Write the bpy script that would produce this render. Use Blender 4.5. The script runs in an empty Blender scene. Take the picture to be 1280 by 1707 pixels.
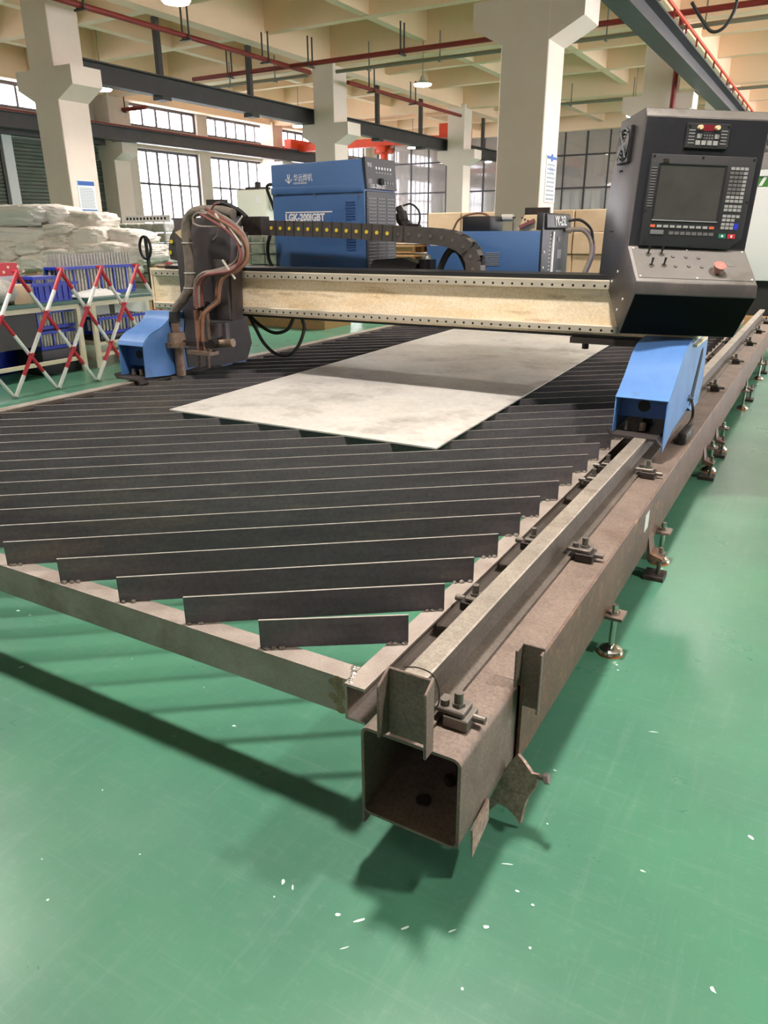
import bpy, bmesh, math, random
from mathutils import Vector, Matrix, noise
random.seed(7)
R = math.radians
scene = bpy.context.scene
col = scene.collection

# ------------------------------------------------------------------ camera
YAW, PITCH, ROLL, F, CAMH = -0.5247906, 0.3631898, -0.0067399, 1232.0, 1.5
_f = Vector((math.sin(YAW)*math.cos(PITCH), math.cos(YAW)*math.cos(PITCH), -math.sin(PITCH)))
_r = Vector((math.cos(YAW), -math.sin(YAW), 0)); _u = _r.cross(_f)
CR = _r*math.cos(ROLL) + _u*math.sin(ROLL); CU = -_r*math.sin(ROLL) + _u*math.cos(ROLL); CF = _f
cam_d = bpy.data.cameras.new('camera'); cam = bpy.data.objects.new('camera', cam_d); col.objects.link(cam)
cam_d.sensor_fit = 'HORIZONTAL'; cam_d.sensor_width = 36; cam_d.lens = 36*F/1280
cam_d.clip_start = 0.05; cam_d.clip_end = 300
m = Matrix.Identity(4)
for i in range(3):
    m[i][0] = CR[i]; m[i][1] = CU[i]; m[i][2] = -CF[i]
m.translation = Vector((0, 0, CAMH)); cam.matrix_world = m
scene.camera = cam

def ray(px, py): return CF + CR*((px-640)/F) - CU*((py-853.5)/F)
CAMP = Vector((0, 0, CAMH))
def aty(px, py, y): d = ray(px, py); return CAMP + d*(y/d.y)
def atx(px, py, x): d = ray(px, py); return CAMP + d*(x/d.x)
def atz(px, py, z=0.0): d = ray(px, py); return CAMP + d*((z-CAMH)/d.z)

# ------------------------------------------------------------------ world, exposure, lamp strength
world = bpy.data.worlds.new('sky'); scene.world = world; world.use_nodes = True
wn = world.node_tree.nodes; bg = wn['Background']
bg.inputs[0].default_value = (1.0, 0.95, 0.96, 1); bg.inputs[1].default_value = 17.0
LAMP_W = 165.0; LAMP_COL = (1.0, 0.90, 0.83)
vs = scene.view_settings
vs.view_transform = 'Standard'; vs.look = 'None'; vs.gamma = 1.0; vs.use_curve_mapping = False; vs.exposure = 0.0
scene.display_settings.display_device = 'sRGB'

cyc = scene.cycles
cyc.max_bounces = 7; cyc.diffuse_bounces = 4; cyc.glossy_bounces = 3; cyc.transparent_max_bounces = 8; cyc.caustics_reflective = False; cyc.caustics_refractive = False

# ------------------------------------------------------------------ materials
def srgb(r, g, b):
    f = lambda c: ((c/255+0.055)/1.055)**2.4 if c > 10 else c/255/12.92
    return (f(r), f(g), f(b), 1)
_M = {}
def mat(name, c1, c2=None, rough=0.6, metal=0.0, scale=6.0, detail=6.0, contrast=0.25, bump=0.0, bscale=None,
        stretch=None, rough2=None, c3=None, scale3=2.0, spec=0.5, emit=None, alpha=None, coat=0.0, c3range=(0.55, 0.7), grain=0.0, gscale=220.0):
    if name in _M: return _M[name]
    M = bpy.data.materials.new(name); M.use_nodes = True; nt = M.node_tree; N = nt.nodes; L = nt.links
    b = N['Principled BSDF']
    b.inputs['Roughness'].default_value = rough; b.inputs['Metallic'].default_value = metal
    b.inputs['Specular IOR Level'].default_value = spec; b.inputs['Base Color'].default_value = c1
    if coat: b.inputs['Coat Weight'].default_value = coat; b.inputs['Coat Roughness'].default_value = 0.12
    if emit:
        b.inputs['Emission Color'].default_value = emit[0]; b.inputs['Emission Strength'].default_value = emit[1]
    if alpha is not None: b.inputs['Alpha'].default_value = alpha
    if c2 or bump or rough2 is not None:
        tc = N.new('ShaderNodeNewGeometry'); mp = N.new('ShaderNodeMapping')
        L.new(tc.outputs['Position'], mp.inputs['Vector'])
        if stretch: mp.inputs['Scale'].default_value = stretch
        nz = N.new('ShaderNodeTexNoise'); nz.inputs['Scale'].default_value = scale; nz.inputs['Detail'].default_value = detail
        nz.inputs['Roughness'].default_value = 0.62
        L.new(mp.outputs[0], nz.inputs['Vector'])
        rp = N.new('ShaderNodeMapRange'); rp.inputs[1].default_value = 0.5-contrast; rp.inputs[2].default_value = 0.5+contrast
        L.new(nz.outputs['Fac'], rp.inputs[0])
        out = None
        if c2:
            mx = N.new('ShaderNodeMix'); mx.data_type = 'RGBA'
            mx.inputs[6].default_value = c1; mx.inputs[7].default_value = c2
            L.new(rp.outputs[0], mx.inputs[0]); out = mx.outputs[2]
            if c3:
                n3 = N.new('ShaderNodeTexNoise'); n3.inputs['Scale'].default_value = scale3; n3.inputs['Detail'].default_value = 8
                n3.inputs['Roughness'].default_value = 0.7
                L.new(mp.outputs[0], n3.inputs['Vector'])
                r3 = N.new('ShaderNodeMapRange'); r3.inputs[1].default_value = c3range[0]; r3.inputs[2].default_value = c3range[1]
                L.new(n3.outputs['Fac'], r3.inputs[0])
                m3 = N.new('ShaderNodeMix'); m3.data_type = 'RGBA'; m3.inputs[7].default_value = c3
                L.new(r3.outputs[0], m3.inputs[0]); L.new(out, m3.inputs[6]); out = m3.outputs[2]
            if grain:
                ng = N.new('ShaderNodeTexNoise'); ng.inputs['Scale'].default_value = gscale; ng.inputs['Detail'].default_value = 5; ng.inputs['Roughness'].default_value = 0.75
                L.new(tc.outputs['Position'], ng.inputs['Vector'])
                rg = N.new('ShaderNodeMapRange'); rg.inputs[1].default_value = 0.36; rg.inputs[2].default_value = 0.64
                rg.inputs[3].default_value = 1-grain; rg.inputs[4].default_value = 1+grain*0.6; L.new(ng.outputs['Fac'], rg.inputs[0])
                mg = N.new('ShaderNodeVectorMath'); mg.operation = 'SCALE'; L.new(out, mg.inputs[0]); L.new(rg.outputs[0], mg.inputs['Scale']); out = mg.outputs[0]
            L.new(out, b.inputs['Base Color'])
        if rough2 is not None:
            rr = N.new('ShaderNodeMapRange'); rr.inputs[3].default_value = rough; rr.inputs[4].default_value = rough2
            L.new(rp.outputs[0], rr.inputs[0]); L.new(rr.outputs[0], b.inputs['Roughness'])
        if bump:
            nb = N.new('ShaderNodeTexNoise'); nb.inputs['Scale'].default_value = bscale or scale*4; nb.inputs['Detail'].default_value = 6
            L.new(mp.outputs[0], nb.inputs['Vector'])
            bp = N.new('ShaderNodeBump'); bp.inputs['Strength'].default_value = bump; bp.inputs['Distance'].default_value = 0.01
            L.new(nb.outputs['Fac'], bp.inputs['Height']); L.new(bp.outputs[0], b.inputs['Normal'])
    _M[name] = M
    return M

def glass_mat(name, tint, gloss=0.12, haze=None):
    if name in _M: return _M[name]
    M = bpy.data.materials.new(name); M.use_nodes = True; nt = M.node_tree; N = nt.nodes; L = nt.links
    N.remove(N['Principled BSDF']); o = N['Material Output']
    t = N.new('ShaderNodeBsdfTransparent'); t.inputs[0].default_value = tint
    g = N.new('ShaderNodeBsdfGlossy'); g.inputs['Roughness'].default_value = 0.05
    mx = N.new('ShaderNodeMixShader'); mx.inputs[0].default_value = gloss
    L.new(t.outputs[0], mx.inputs[1]); L.new(g.outputs[0], mx.inputs[2]); out = mx.outputs[0]
    if haze:
        d = N.new('ShaderNodeBsdfDiffuse'); d.inputs[0].default_value = haze[0]
        m2 = N.new('ShaderNodeMixShader'); m2.inputs[0].default_value = haze[1]
        L.new(out, m2.inputs[1]); L.new(d.outputs[0], m2.inputs[2]); out = m2.outputs[0]
    L.new(out, o.inputs[0]); _M[name] = M
    return M

# floor: green epoxy, worn and glossy
def floor_mat():
    M = bpy.data.materials.new('green_epoxy_floor'); M.use_nodes = True; nt = M.node_tree; N = nt.nodes; L = nt.links
    b = N['Principled BSDF']; g = N.new('ShaderNodeNewGeometry')
    def nz(scale, detail=6, rough=0.6, st=None):
        n = N.new('ShaderNodeTexNoise'); n.inputs['Scale'].default_value = scale; n.inputs['Detail'].default_value = detail
        n.inputs['Roughness'].default_value = rough
        mp = N.new('ShaderNodeMapping'); L.new(g.outputs['Position'], mp.inputs[0])
        if st: mp.inputs['Scale'].default_value = st[0]; mp.inputs['Rotation'].default_value = (0, 0, st[1])
        L.new(mp.outputs[0], n.inputs['Vector']); return n.outputs['Fac']
    def rng(v, a, c, lo=0.0, hi=1.0):
        r = N.new('ShaderNodeMapRange'); r.inputs[1].default_value = a; r.inputs[2].default_value = c
        r.inputs[3].default_value = lo; r.inputs[4].default_value = hi; L.new(v, r.inputs[0]); return r.outputs[0]
    def mix(f, a, c):
        x = N.new('ShaderNodeMix'); x.data_type = 'RGBA'; L.new(f, x.inputs[0])
        for s, v in ((6, a), (7, c)):
            if isinstance(v, tuple): x.inputs[s].default_value = v
            else: L.new(v, x.inputs[s])
        return x.outputs[2]
    base = mix(rng(nz(1.1, 4), 0.42, 0.62), FL1, FL2)
    base = mix(rng(nz(0.8, 5, 0.7), 0.5, 0.75, 0, 0.7), base, FL3)
    for sc_, st_ in ((2.2, ((16, 1.0, 1), 0.6)), (2.6, ((1.0, 18, 1), 0.25)), (30, ((1, 1, 1), 0))):
        base = mix(rng(nz(sc_, 8, 0.72, st_), 0.54, 0.80, 0, 0.20), base, FL4)
    L.new(base, b.inputs['Base Color'])
    ra = rng(nz(3.0, 8, 0.7), 0.3, 0.75, 0.26, 0.36); L.new(ra, b.inputs['Roughness'])
    b.inputs['Specular IOR Level'].default_value = 0.5
    return M
FL1, FL2, FL3, FL4 = srgb(66, 113, 92), srgb(70, 123, 97), srgb(90, 127, 110), srgb(140, 162, 151)

M_floor = floor_mat()
M_white = mat('painted_plaster_white', srgb(234, 220, 208), srgb(226, 211, 198), rough=0.8, scale=1.5, bump=0.05, bscale=40)
M_ceil = mat('ceiling_cream_paint', srgb(250, 220, 188), srgb(244, 211, 177), rough=0.85, scale=0.8)
M_wall = mat('wall_grey_paint', srgb(212, 202, 190), srgb(200, 190, 178), rough=0.85, scale=1.0)
M_slat = mat('dark_mill_steel', srgb(106, 102, 105), srgb(80, 77, 80), rough=0.45, metal=0.0, spec=0.3, grain=0.18, gscale=60, scale=5, stretch=(0.8, 0.8, 5), contrast=0.3,
             c3=srgb(116, 108, 100), scale3=1.2, bump=0.05, bscale=30)
M_slatedge = mat('sheared_steel_edge', srgb(196, 192, 184), srgb(166, 162, 156), rough=0.45, metal=0.6, scale=20)
M_frame = mat('scaled_steel_frame', srgb(176, 166, 157), srgb(138, 127, 118), rough=0.5, metal=0.25, scale=7, grain=0.3, gscale=260, bump=0.15, bscale=60, c3=srgb(122, 104, 92), scale3=2.5)
M_beam = mat('rusty_brown_beam', srgb(114, 86, 71), srgb(84, 64, 54), rough=0.55, metal=0.15, scale=5, contrast=0.2, grain=0.28, gscale=70,
             c3=srgb(160, 118, 78), scale3=14, c3range=(0.55, 0.75), bump=0.1, bscale=60)
M_beamtop = mat('dusty_beam_steel', srgb(132, 117, 106), srgb(102, 88, 79), rough=0.65, metal=0.12, scale=8, grain=0.3, gscale=130, bump=0.1, bscale=70,
                c3=srgb(104, 86, 74), scale3=4)
M_rail = mat('rail_steel', srgb(176, 168, 156), srgb(140, 132, 122), rough=0.42, metal=0.45, scale=6, grain=0.25, gscale=120, c3=srgb(112, 100, 88), scale3=5, bump=0.1, bscale=60)
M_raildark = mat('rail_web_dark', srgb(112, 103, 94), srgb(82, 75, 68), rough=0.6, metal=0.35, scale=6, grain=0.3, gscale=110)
M_iron = mat('dark_iron', srgb(70, 62, 58), srgb(48, 42, 40), rough=0.55, metal=0.5, scale=25, bump=0.15)
M_dull = mat('dull_grey_steel', srgb(128, 122, 114), srgb(98, 92, 86), rough=0.5, metal=0.6, scale=22, bump=0.1)
M_chrome = mat('zinc_plated', srgb(206, 204, 198), srgb(170, 168, 160), rough=0.22, metal=1.0, scale=20)
M_orange = mat('orange_rubber', srgb(214, 110, 50), rough=0.6)
M_weld = mat('weld_metal', srgb(190, 184, 172), srgb(120, 112, 104), rough=0.35, metal=0.8, scale=60)
M_plate = mat('grey_mill_plate', srgb(218, 215, 209), srgb(192, 189, 183), rough=0.42, metal=0.2, scale=1.6, detail=9, contrast=0.2, grain=0.10, gscale=25,
              c3=srgb(158, 154, 148), scale3=1.1, rough2=0.62, bump=0.03, bscale=20, c3range=(0.52, 0.66))
M_cream = mat('cream_enamel', srgb(254, 236, 206), srgb(244, 220, 178), rough=0.5, scale=5, stretch=(0.5, 1, 3.0), contrast=0.12,
              c3=srgb(172, 132, 82), scale3=6, c3range=(0.54, 0.78), bump=0.04, grain=0.15, gscale=70)
M_brushed = mat('brushed_rail', srgb(228, 220, 204), srgb(190, 180, 160), rough=0.3, metal=0.4, scale=9, stretch=(0.4, 1, 6))
M_black = mat('black_paint', srgb(34, 34, 36), srgb(26, 26, 28), rough=0.45, scale=6)
M_hole = mat('hole_black', srgb(14, 13, 13), rough=0.8)
M_blue = mat('machine_blue', srgb(92, 136, 198), srgb(74, 116, 174), rough=0.42, scale=5, c3=srgb(88, 96, 110), scale3=3.5, c3range=(0.6, 0.8), bump=0.03)
M_bluedark = mat('machine_blue_inside', srgb(40, 78, 140), srgb(28, 56, 104), rough=0.5, scale=5)
M_console = mat('console_charcoal', srgb(84, 80, 80), srgb(70, 66, 66), rough=0.38, metal=0.35, scale=3, stretch=(1, 1, 0.4), bump=0.04, bscale=60,
                c3=srgb(102, 94, 90), scale3=2)
M_confront = mat('console_front_black', srgb(36, 37, 43), srgb(28, 29, 34), rough=0.4, metal=0.2, scale=4, c3=srgb(50, 50, 55), scale3=3)
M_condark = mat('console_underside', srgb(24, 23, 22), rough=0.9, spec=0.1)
M_panel = mat('satin_grey_panel', srgb(150, 147, 144), srgb(128, 124, 120), rough=0.4, metal=0.4, scale=4, c3=srgb(112, 106, 102), scale3=3, bump=0.03)
M_bezel = mat('display_bezel', srgb(46, 46, 49), rough=0.5)
M_screen = mat('screen_glass', srgb(76, 75, 72), srgb(60, 60, 59), rough=0.25, scale=6, spec=0.6)
M_key = mat('key_grey', srgb(170, 170, 168), srgb(140, 140, 140), rough=0.5, scale=90)
M_keydark = mat('key_dim', srgb(104, 102, 102), rough=0.5)
M_keyor = mat('key_orange', srgb(214, 98, 72), rough=0.5)
M_keygreen = mat('key_green', srgb(40, 122, 98), rough=0.5)
M_keyred = mat('key_red', srgb(196, 42, 56), rough=0.5)
M_keyblue = mat('key_blue', srgb(44, 54, 196), rough=0.5)
M_led = mat('dark_red_display', srgb(120, 34, 44), rough=0.3)
M_knob = mat('knob_cream', srgb(222, 200, 160), rough=0.4)
M_estop = mat('faded_red_plastic', srgb(186, 134, 126), srgb(160, 106, 98), rough=0.5, scale=30)
M_ink = mat('white_ink', srgb(226, 226, 226), rough=0.6)
M_psblue = mat('welder_blue', srgb(74, 112, 162), srgb(64, 100, 150), rough=0.4, scale=1.5)
M_psfront = mat('welder_front_black', srgb(42, 42, 45), rough=0.5)
M_grill = mat('grille_grey', srgb(112, 112, 114), rough=0.5)
M_chain = mat('chain_nylon', srgb(78, 74, 70), srgb(62, 58, 56), rough=0.6, scale=14)
M_chaindk = mat('chain_inside', srgb(30, 28, 28), rough=0.7)
M_yellow = mat('yellow_pin', srgb(226, 200, 60), rough=0.5)
M_torchpl = mat('sooty_panel', srgb(98, 91, 93), srgb(80, 73, 75), rough=0.5, metal=0.3, scale=4, c3=srgb(88, 76, 74), scale3=3)
M_sleeve = mat('grey_sleeve', srgb(140, 130, 118), srgb(100, 92, 84), rough=0.85, scale=22, bump=0.4, bscale=70)
M_hosered = mat('hose_red', srgb(146, 84, 82), srgb(112, 68, 66), rough=0.6, scale=20)
M_hosegrey = mat('hose_grey', srgb(158, 146, 136), srgb(124, 114, 106), rough=0.6, scale=20)
M_hosebrown = mat('hose_brown', srgb(160, 114, 90), srgb(124, 88, 72), rough=0.6, scale=20)
M_rubber = mat('black_rubber', srgb(30, 31, 30), rough=0.6)
M_blacksteel = mat('dull_black_steel', srgb(66, 60, 58), srgb(50, 45, 44), rough=0.6, metal=0.2, scale=5, grain=0.2, gscale=40)
M_slag = mat('burnt_pale_steel', srgb(192, 168, 154), srgb(134, 112, 100), rough=0.7, metal=0.15, scale=30, grain=0.35, gscale=110, bump=0.5, bscale=60)
M_brass = mat('dirty_brass', srgb(146, 124, 106), srgb(106, 88, 76), rough=0.5, metal=0.4, scale=40)
M_tie = mat('white_nylon', srgb(214, 210, 200), rough=0.5)
M_red = mat('barrier_red', srgb(196, 42, 58), srgb(176, 34, 48), rough=0.4, scale=20)
M_wht = mat('barrier_white', srgb(232, 232, 228), srgb(214, 214, 210), rough=0.4, scale=20)
M_sack = mat('woven_sack', srgb(244, 238, 230), srgb(228, 221, 210), rough=0.55, scale=3, c3=srgb(214, 205, 192), scale3=6, bump=0.5, bscale=14, spec=0.6)
M_sackw = mat('white_sack', srgb(250, 246, 242), srgb(238, 232, 226), rough=0.6, scale=3, bump=0.35, bscale=12, spec=0.6)
M_bin = mat('blue_bin', srgb(34, 60, 190), srgb(26, 48, 160), rough=0.4, scale=5)
M_rod = mat('steel_rod', srgb(224, 220, 206), srgb(178, 176, 168), rough=0.3, metal=0.2, scale=30)
M_bench = mat('bench_green_mat', srgb(64, 104, 90), srgb(54, 92, 80), rough=0.4, scale=4)
M_benchleg = mat('bench_cream_frame', srgb(214, 206, 178), rough=0.5)
M_card = mat('cardboard', srgb(208, 184, 154), srgb(190, 166, 136), rough=0.8, scale=5)
M_film = mat('stretch_film', srgb(200, 198, 190), srgb(150, 148, 142), rough=0.28, scale=9, contrast=0.18, bump=0.6, bscale=18, spec=0.7)
M_cloth = mat('white_cloth', srgb(232, 232, 230), rough=0.8)
M_wood = mat('pallet_wood', srgb(188, 150, 104), srgb(158, 122, 82), rough=0.75, scale=8, stretch=(1, 6, 6))
M_craneblk = mat('crane_beam_charcoal', srgb(64, 62, 60), srgb(52, 50, 49), rough=0.55, scale=3)
M_cranegry = mat('crane_beam_grey', srgb(80, 80, 84), srgb(66, 66, 70), rough=0.5, scale=3)
M_pipered = mat('pipe_red', srgb(142, 44, 38), srgb(122, 36, 32), rough=0.5, scale=4)
M_conduit = mat('grey_conduit', srgb(136, 132, 118), rough=0.5, metal=0.2)
M_orangec = mat('crane_orange', srgb(232, 78, 34), srgb(214, 62, 28), rough=0.45, scale=4)
M_lamp = mat('lamp_diffuser', srgb(255, 250, 240), rough=0.5, emit=((1, 0.94, 0.88, 1), 70.0))
M_lampsh = mat('lamp_shell', srgb(196, 190, 176), rough=0.4, metal=0.3)
M_mull = mat('dark_mullion', srgb(62, 60, 62), rough=0.5)
M_winframe = mat('window_frame_grey', srgb(92, 88, 90), rough=0.5)
M_glass = glass_mat('window_glass', (0.96, 0.97, 1, 1), 0.06, ((0.9, 0.9, 0.92, 1), 0.10))
M_glassd = glass_mat('partition_glass', (0.82, 0.80, 0.82, 1), 0.14, ((0.62, 0.60, 0.62, 1), 0.25))
M_shutter = mat('shutter_green_grey', srgb(122, 128, 118), srgb(108, 114, 106), rough=0.5, scale=3)
M_signw = mat('sign_white', srgb(232, 238, 240), rough=0.5)
M_signb = mat('sign_blue', srgb(40, 92, 170), rough=0.5)
M_signg = mat('sign_text_grey', srgb(150, 158, 166), rough=0.6)
M_machw = mat('machine_white', srgb(222, 224, 226), rough=0.35)
M_machc = mat('machine_cream', srgb(216, 220, 206), rough=0.4)
M_green = mat('green_band', srgb(66, 132, 52), rough=0.4)
M_fleck = mat('chipped_paint', srgb(190, 214, 204), rough=0.5)

# ------------------------------------------------------------------ mesh building
class MB:
    def __init__(s, T=None): s.v = []; s.f = []; s.m = []; s.T = T; s.mi = 0
    def mt(s, i): s.mi = i; return s
    def add(s, vs, fs):
        n = len(s.v)
        for p in vs:
            p = Vector(p); s.v.append(s.T @ p if s.T else p)
        for f in fs: s.f.append([i+n for i in f]); s.m.append(s.mi)
        return s
    def box(s, x0, x1, y0, y1, z0, z1):
        return s.add([(x0,y0,z0),(x1,y0,z0),(x1,y1,z0),(x0,y1,z0),(x0,y0,z1),(x1,y0,z1),(x1,y1,z1),(x0,y1,z1)],
                     [(0,3,2,1),(4,5,6,7),(0,1,5,4),(1,2,6,5),(2,3,7,6),(3,0,4,7)])
    def hexa(s, p):  # 4 bottom ccw + 4 top
        return s.add(p, [(0,3,2,1),(4,5,6,7),(0,1,5,4),(1,2,6,5),(2,3,7,6),(3,0,4,7)])
    def bar(s, a, b, w, h, up=(0,0,1)):
        a = Vector(a); b = Vector(b); d = (b-a).normalized(); u = Vector(up)
        x = d.cross(u)
        if x.length < 1e-5: x = d.cross(Vector((0,1,0)))
        x.normalize(); u = x.cross(d); x *= w/2; u *= h/2
        return s.hexa([a-x-u, a+x-u, b+x-u, b-x-u, a-x+u, a+x+u, b+x+u, b-x+u])
    def cyl(s, a, b, r, n=12, r2=None, cap=True):
        a = Vector(a); b = Vector(b); d = (b-a).normalized(); r2 = r if r2 is None else r2
        x = d.cross(Vector((0,0,1)))
        if x.length < 1e-4: x = Vector((1,0,0))
        x.normalize(); y = d.cross(x)
        vs = [c + x*(q*math.cos(2*math.pi*i/n)) + y*(q*math.sin(2*math.pi*i/n)) for c, q in ((a, r), (b, r2)) for i in range(n)]
        fs = [(i, (i+1) % n, n+(i+1) % n, n+i) for i in range(n)]
        if cap: fs += [tuple(range(n-1, -1, -1)), tuple(range(n, 2*n))]
        return s.add(vs, fs)
    def tube(s, pts, r, n=8, cap=True):
        pts = [Vector(p) for p in pts]; k = len(pts); vs = []; px = None
        for i, p in enumerate(pts):
            d = (pts[min(i+1, k-1)] - pts[max(i-1, 0)]).normalized()
            if px is None:
                x = d.cross(Vector((0,0,1)))
                if x.length < 1e-3: x = d.cross(Vector((0,1,0)))
            else: x = px - d*px.dot(d)
            x.normalize(); px = x; y = d.cross(x); rr = r[i] if isinstance(r, (list, tuple)) else r
            vs += [p + x*(rr*math.cos(2*math.pi*j/n)) + y*(rr*math.sin(2*math.pi*j/n)) for j in range(n)]
        fs = [(i*n+j, i*n+(j+1) % n, (i+1)*n+(j+1) % n, (i+1)*n+j) for i in range(k-1) for j in range(n)]
        if cap: fs += [tuple(range(n-1, -1, -1)), tuple(range((k-1)*n, k*n))]
        return s.add(vs, fs)
    def prism(s, poly, axis, a, b):  # poly (p,q) in the other two axes in xyz order
        n = len(poly)
        def P(p, q, t): return (t,p,q) if axis == 'x' else (p,t,q) if axis == 'y' else (p,q,t)
        vs = [P(p,q,a) for p,q in poly] + [P(p,q,b) for p,q in poly]
        fs = [(i,(i+1)%n,n+(i+1)%n,n+i) for i in range(n)] + [tuple(range(n-1,-1,-1)), tuple(range(n,2*n))]
        return s.add(vs, fs)
    def ball(s, c, r, n=8, k=5, sq=(1,1,1)):
        c = Vector(c); vs = []; fs = []
        for i in range(k+1):
            t = math.pi*i/k
            for j in range(n):
                a = 2*math.pi*j/n; vs.append(c + Vector((r*sq[0]*math.sin(t)*math.cos(a), r*sq[1]*math.sin(t)*math.sin(a), r*sq[2]*math.cos(t))))
        for i in range(k):
            for j in range(n): fs.append((i*n+j, (i+1)*n+j, (i+1)*n+(j+1) % n, i*n+(j+1) % n))
        return s.add(vs, fs)
    def sheet(s, a, b, t):  # two polylines a, b -> solid of thickness t (vector)
        a = [Vector(p) for p in a]; b = [Vector(p) for p in b]; t = Vector(t); k = len(a)
        vs = a + b + [p+t for p in a] + [p+t for p in b]; fs = []
        for i in range(k-1):
            fs += [(i, i+1, k+i+1, k+i), (2*k+i, 3*k+i, 3*k+i+1, 2*k+i+1), (i, 2*k+i, 2*k+i+1, i+1), (k+i, k+i+1, 3*k+i+1, 3*k+i)]
        fs += [(0, k, 3*k, 2*k), (k-1, 3*k-1, 4*k-1, 2*k-1)]
        return s.add(vs, fs)
    def build(s, name, mats, parent=None, smooth=False, bevel=0.0, seg=2, kind=None, label=None, angle=35):
        if not isinstance(mats, (list, tuple)): mats = [mats]
        if parent is not None: off = OFF[parent]
        else:
            xs = [p.x for p in s.v]; ys = [p.y for p in s.v]; zs = [p.z for p in s.v]
            off = Vector(((min(xs)+max(xs))/2, (min(ys)+max(ys))/2, min(zs)))
        me = bpy.data.meshes.new(name)
        me.from_pydata([p-off for p in s.v], [], s.f)
        for mm in mats: me.materials.append(mm)
        me.polygons.foreach_set('material_index', s.m)
        bm = bmesh.new(); bm.from_mesh(me)
        bmesh.ops.recalc_face_normals(bm, faces=bm.faces)
        if bevel:
            es = [e for e in bm.edges if len(e.link_faces) == 2 and e.calc_face_angle(0) > R(30)]
            bmesh.ops.bevel(bm, geom=es, offset=bevel, segments=seg, profile=0.5, affect='EDGES', clamp_overlap=True)
        bm.to_mesh(me); bm.free()
        if smooth or bevel:
            me.polygons.foreach_set('use_smooth', [True]*len(me.polygons))
            me.set_sharp_from_angle(angle=R(angle))
        me.update()
        o = bpy.data.objects.new(name, me); col.objects.link(o)
        if parent is None: o.location = off; OFF[o] = off
        else: o.parent = parent; OFF[o] = off
        if kind: o['kind'] = kind
        if label: o['label'] = label
        return o
OFF = {}
def tag(o, label, cat, group=None, kind=None):
    o['label'] = label; o['category'] = cat
    if group: o['group'] = group
    if kind: o['kind'] = kind
    return o
def thing(name, label, cat, loc, group=None, kind=None):
    o = bpy.data.objects.new(name, None); col.objects.link(o); o.empty_display_size = 0.1
    o.location = Vector(loc); OFF[o] = Vector(loc)
    return tag(o, label, cat, group, kind)
def dup(o, parent, d, rot=None):  # a copy of a part (and its children) moved by d, under parent
    c = o.copy(); col.objects.link(c); c.parent = parent; OFF[c] = OFF[parent] if parent else Vector(d)
    c.location = Vector(d)
    if rot: c.rotation_euler = rot
    for ch in list(o.children):
        g = ch.copy(); col.objects.link(g); g.parent = c
    return c
def struct(o, label=None):
    o['kind'] = 'structure'
    if label: o['label'] = label
    return o
def text(name, body, T, size, mt, parent, ext=0.0006, align='LEFT', bold=0.0, sx=1.0):
    cu = bpy.data.curves.new(name, 'FONT'); cu.body = body; cu.size = size; cu.extrude = ext; cu.align_x = align; cu.offset = bold
    cu.resolution_u = 2
    t = bpy.data.objects.new(name, cu); col.objects.link(t); bpy.context.view_layer.update()
    me = bpy.data.meshes.new_from_object(t.evaluated_get(bpy.context.evaluated_depsgraph_get()))
    bpy.data.objects.remove(t); bpy.data.curves.remove(cu)
    off = OFF[parent]
    for v in me.vertices:
        p = Vector((v.co.x*sx, v.co.y, v.co.z)); v.co = (T @ p) - off
    me.materials.clear(); me.materials.append(mt)
    o = bpy.data.objects.new(name, me); col.objects.link(o); o.parent = parent; OFF[o] = off
    return o
def frame(o, x, y):  # matrix from origin, x axis, y axis
    x = Vector(x).normalized(); y = Vector(y).normalized(); z = x.cross(y); y = z.cross(x)
    T = Matrix.Identity(4)
    for i in range(3): T[i][0] = x[i]; T[i][1] = y[i]; T[i][2] = z[i]
    T.translation = Vector(o); return T
def arc(pts, n=6):  # Catmull-Rom through pts
    P = [Vector(p) for p in pts]; P = [P[0]*2-P[1]] + P + [P[-1]*2-P[-2]]; out = []
    for i in range(1, len(P)-2):
        for k in range(n):
            t = k/n; a, b, c, d = P[i-1], P[i], P[i+1], P[i+2]
            out.append(0.5*((2*b) + (c-a)*t + (2*a-5*b+4*c-d)*t*t + (3*b-a-3*c+d)*t*t*t))
    out.append(P[-2]); return out
# ================================================================== the hall
XL, XR, YB, YF, ZC = -23.0, 10.5, -8.5, 38.5, 6.9
struct(MB().box(XL-0.3, XR+0.3, YB-0.3, YF+8.5, -0.3, 0.0).build('floor', M_floor), 'green epoxy factory floor with scuffs and a wet gloss')

ceil = struct(MB().box(XL-0.3, XR+0.3, YB-0.3, YF+8.5, ZC, ZC+0.3).build('ceiling', M_ceil), 'cream coffered concrete ceiling')
def cbeam(x0, x1, y0, y1, z0): return MB().box(x0, x1, y0, y1, z0, ZC-0.002).build('ceiling_beam', M_ceil, ceil)
ROWX = [-22.65, -13.45, -4.12, 5.1, 14.3]
for x in ROWX[:4]: cbeam(x-0.2, x+0.2, YB, YF, 5.88)
for a, b in zip(ROWX[:-1], ROWX[1:]):
    for k in (1, 2):
        x = a + (b-a)*k/3
        if x < XR-0.2: cbeam(x-0.12, x+0.12, YB, YF, 6.15)
ROWY = [2.2, 11.2, 20.25, 29.3, 38.3]
for y in ROWY: cbeam(XL, XR, y-0.2, y+0.2, 5.86)
for a, b in zip([-6.85]+ROWY[:-1], ROWY):
    for k in (1, 2):
        y = a + (b-a)*k/3; cbeam(XL, XR, y-0.12, y+0.12, 6.13)

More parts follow.
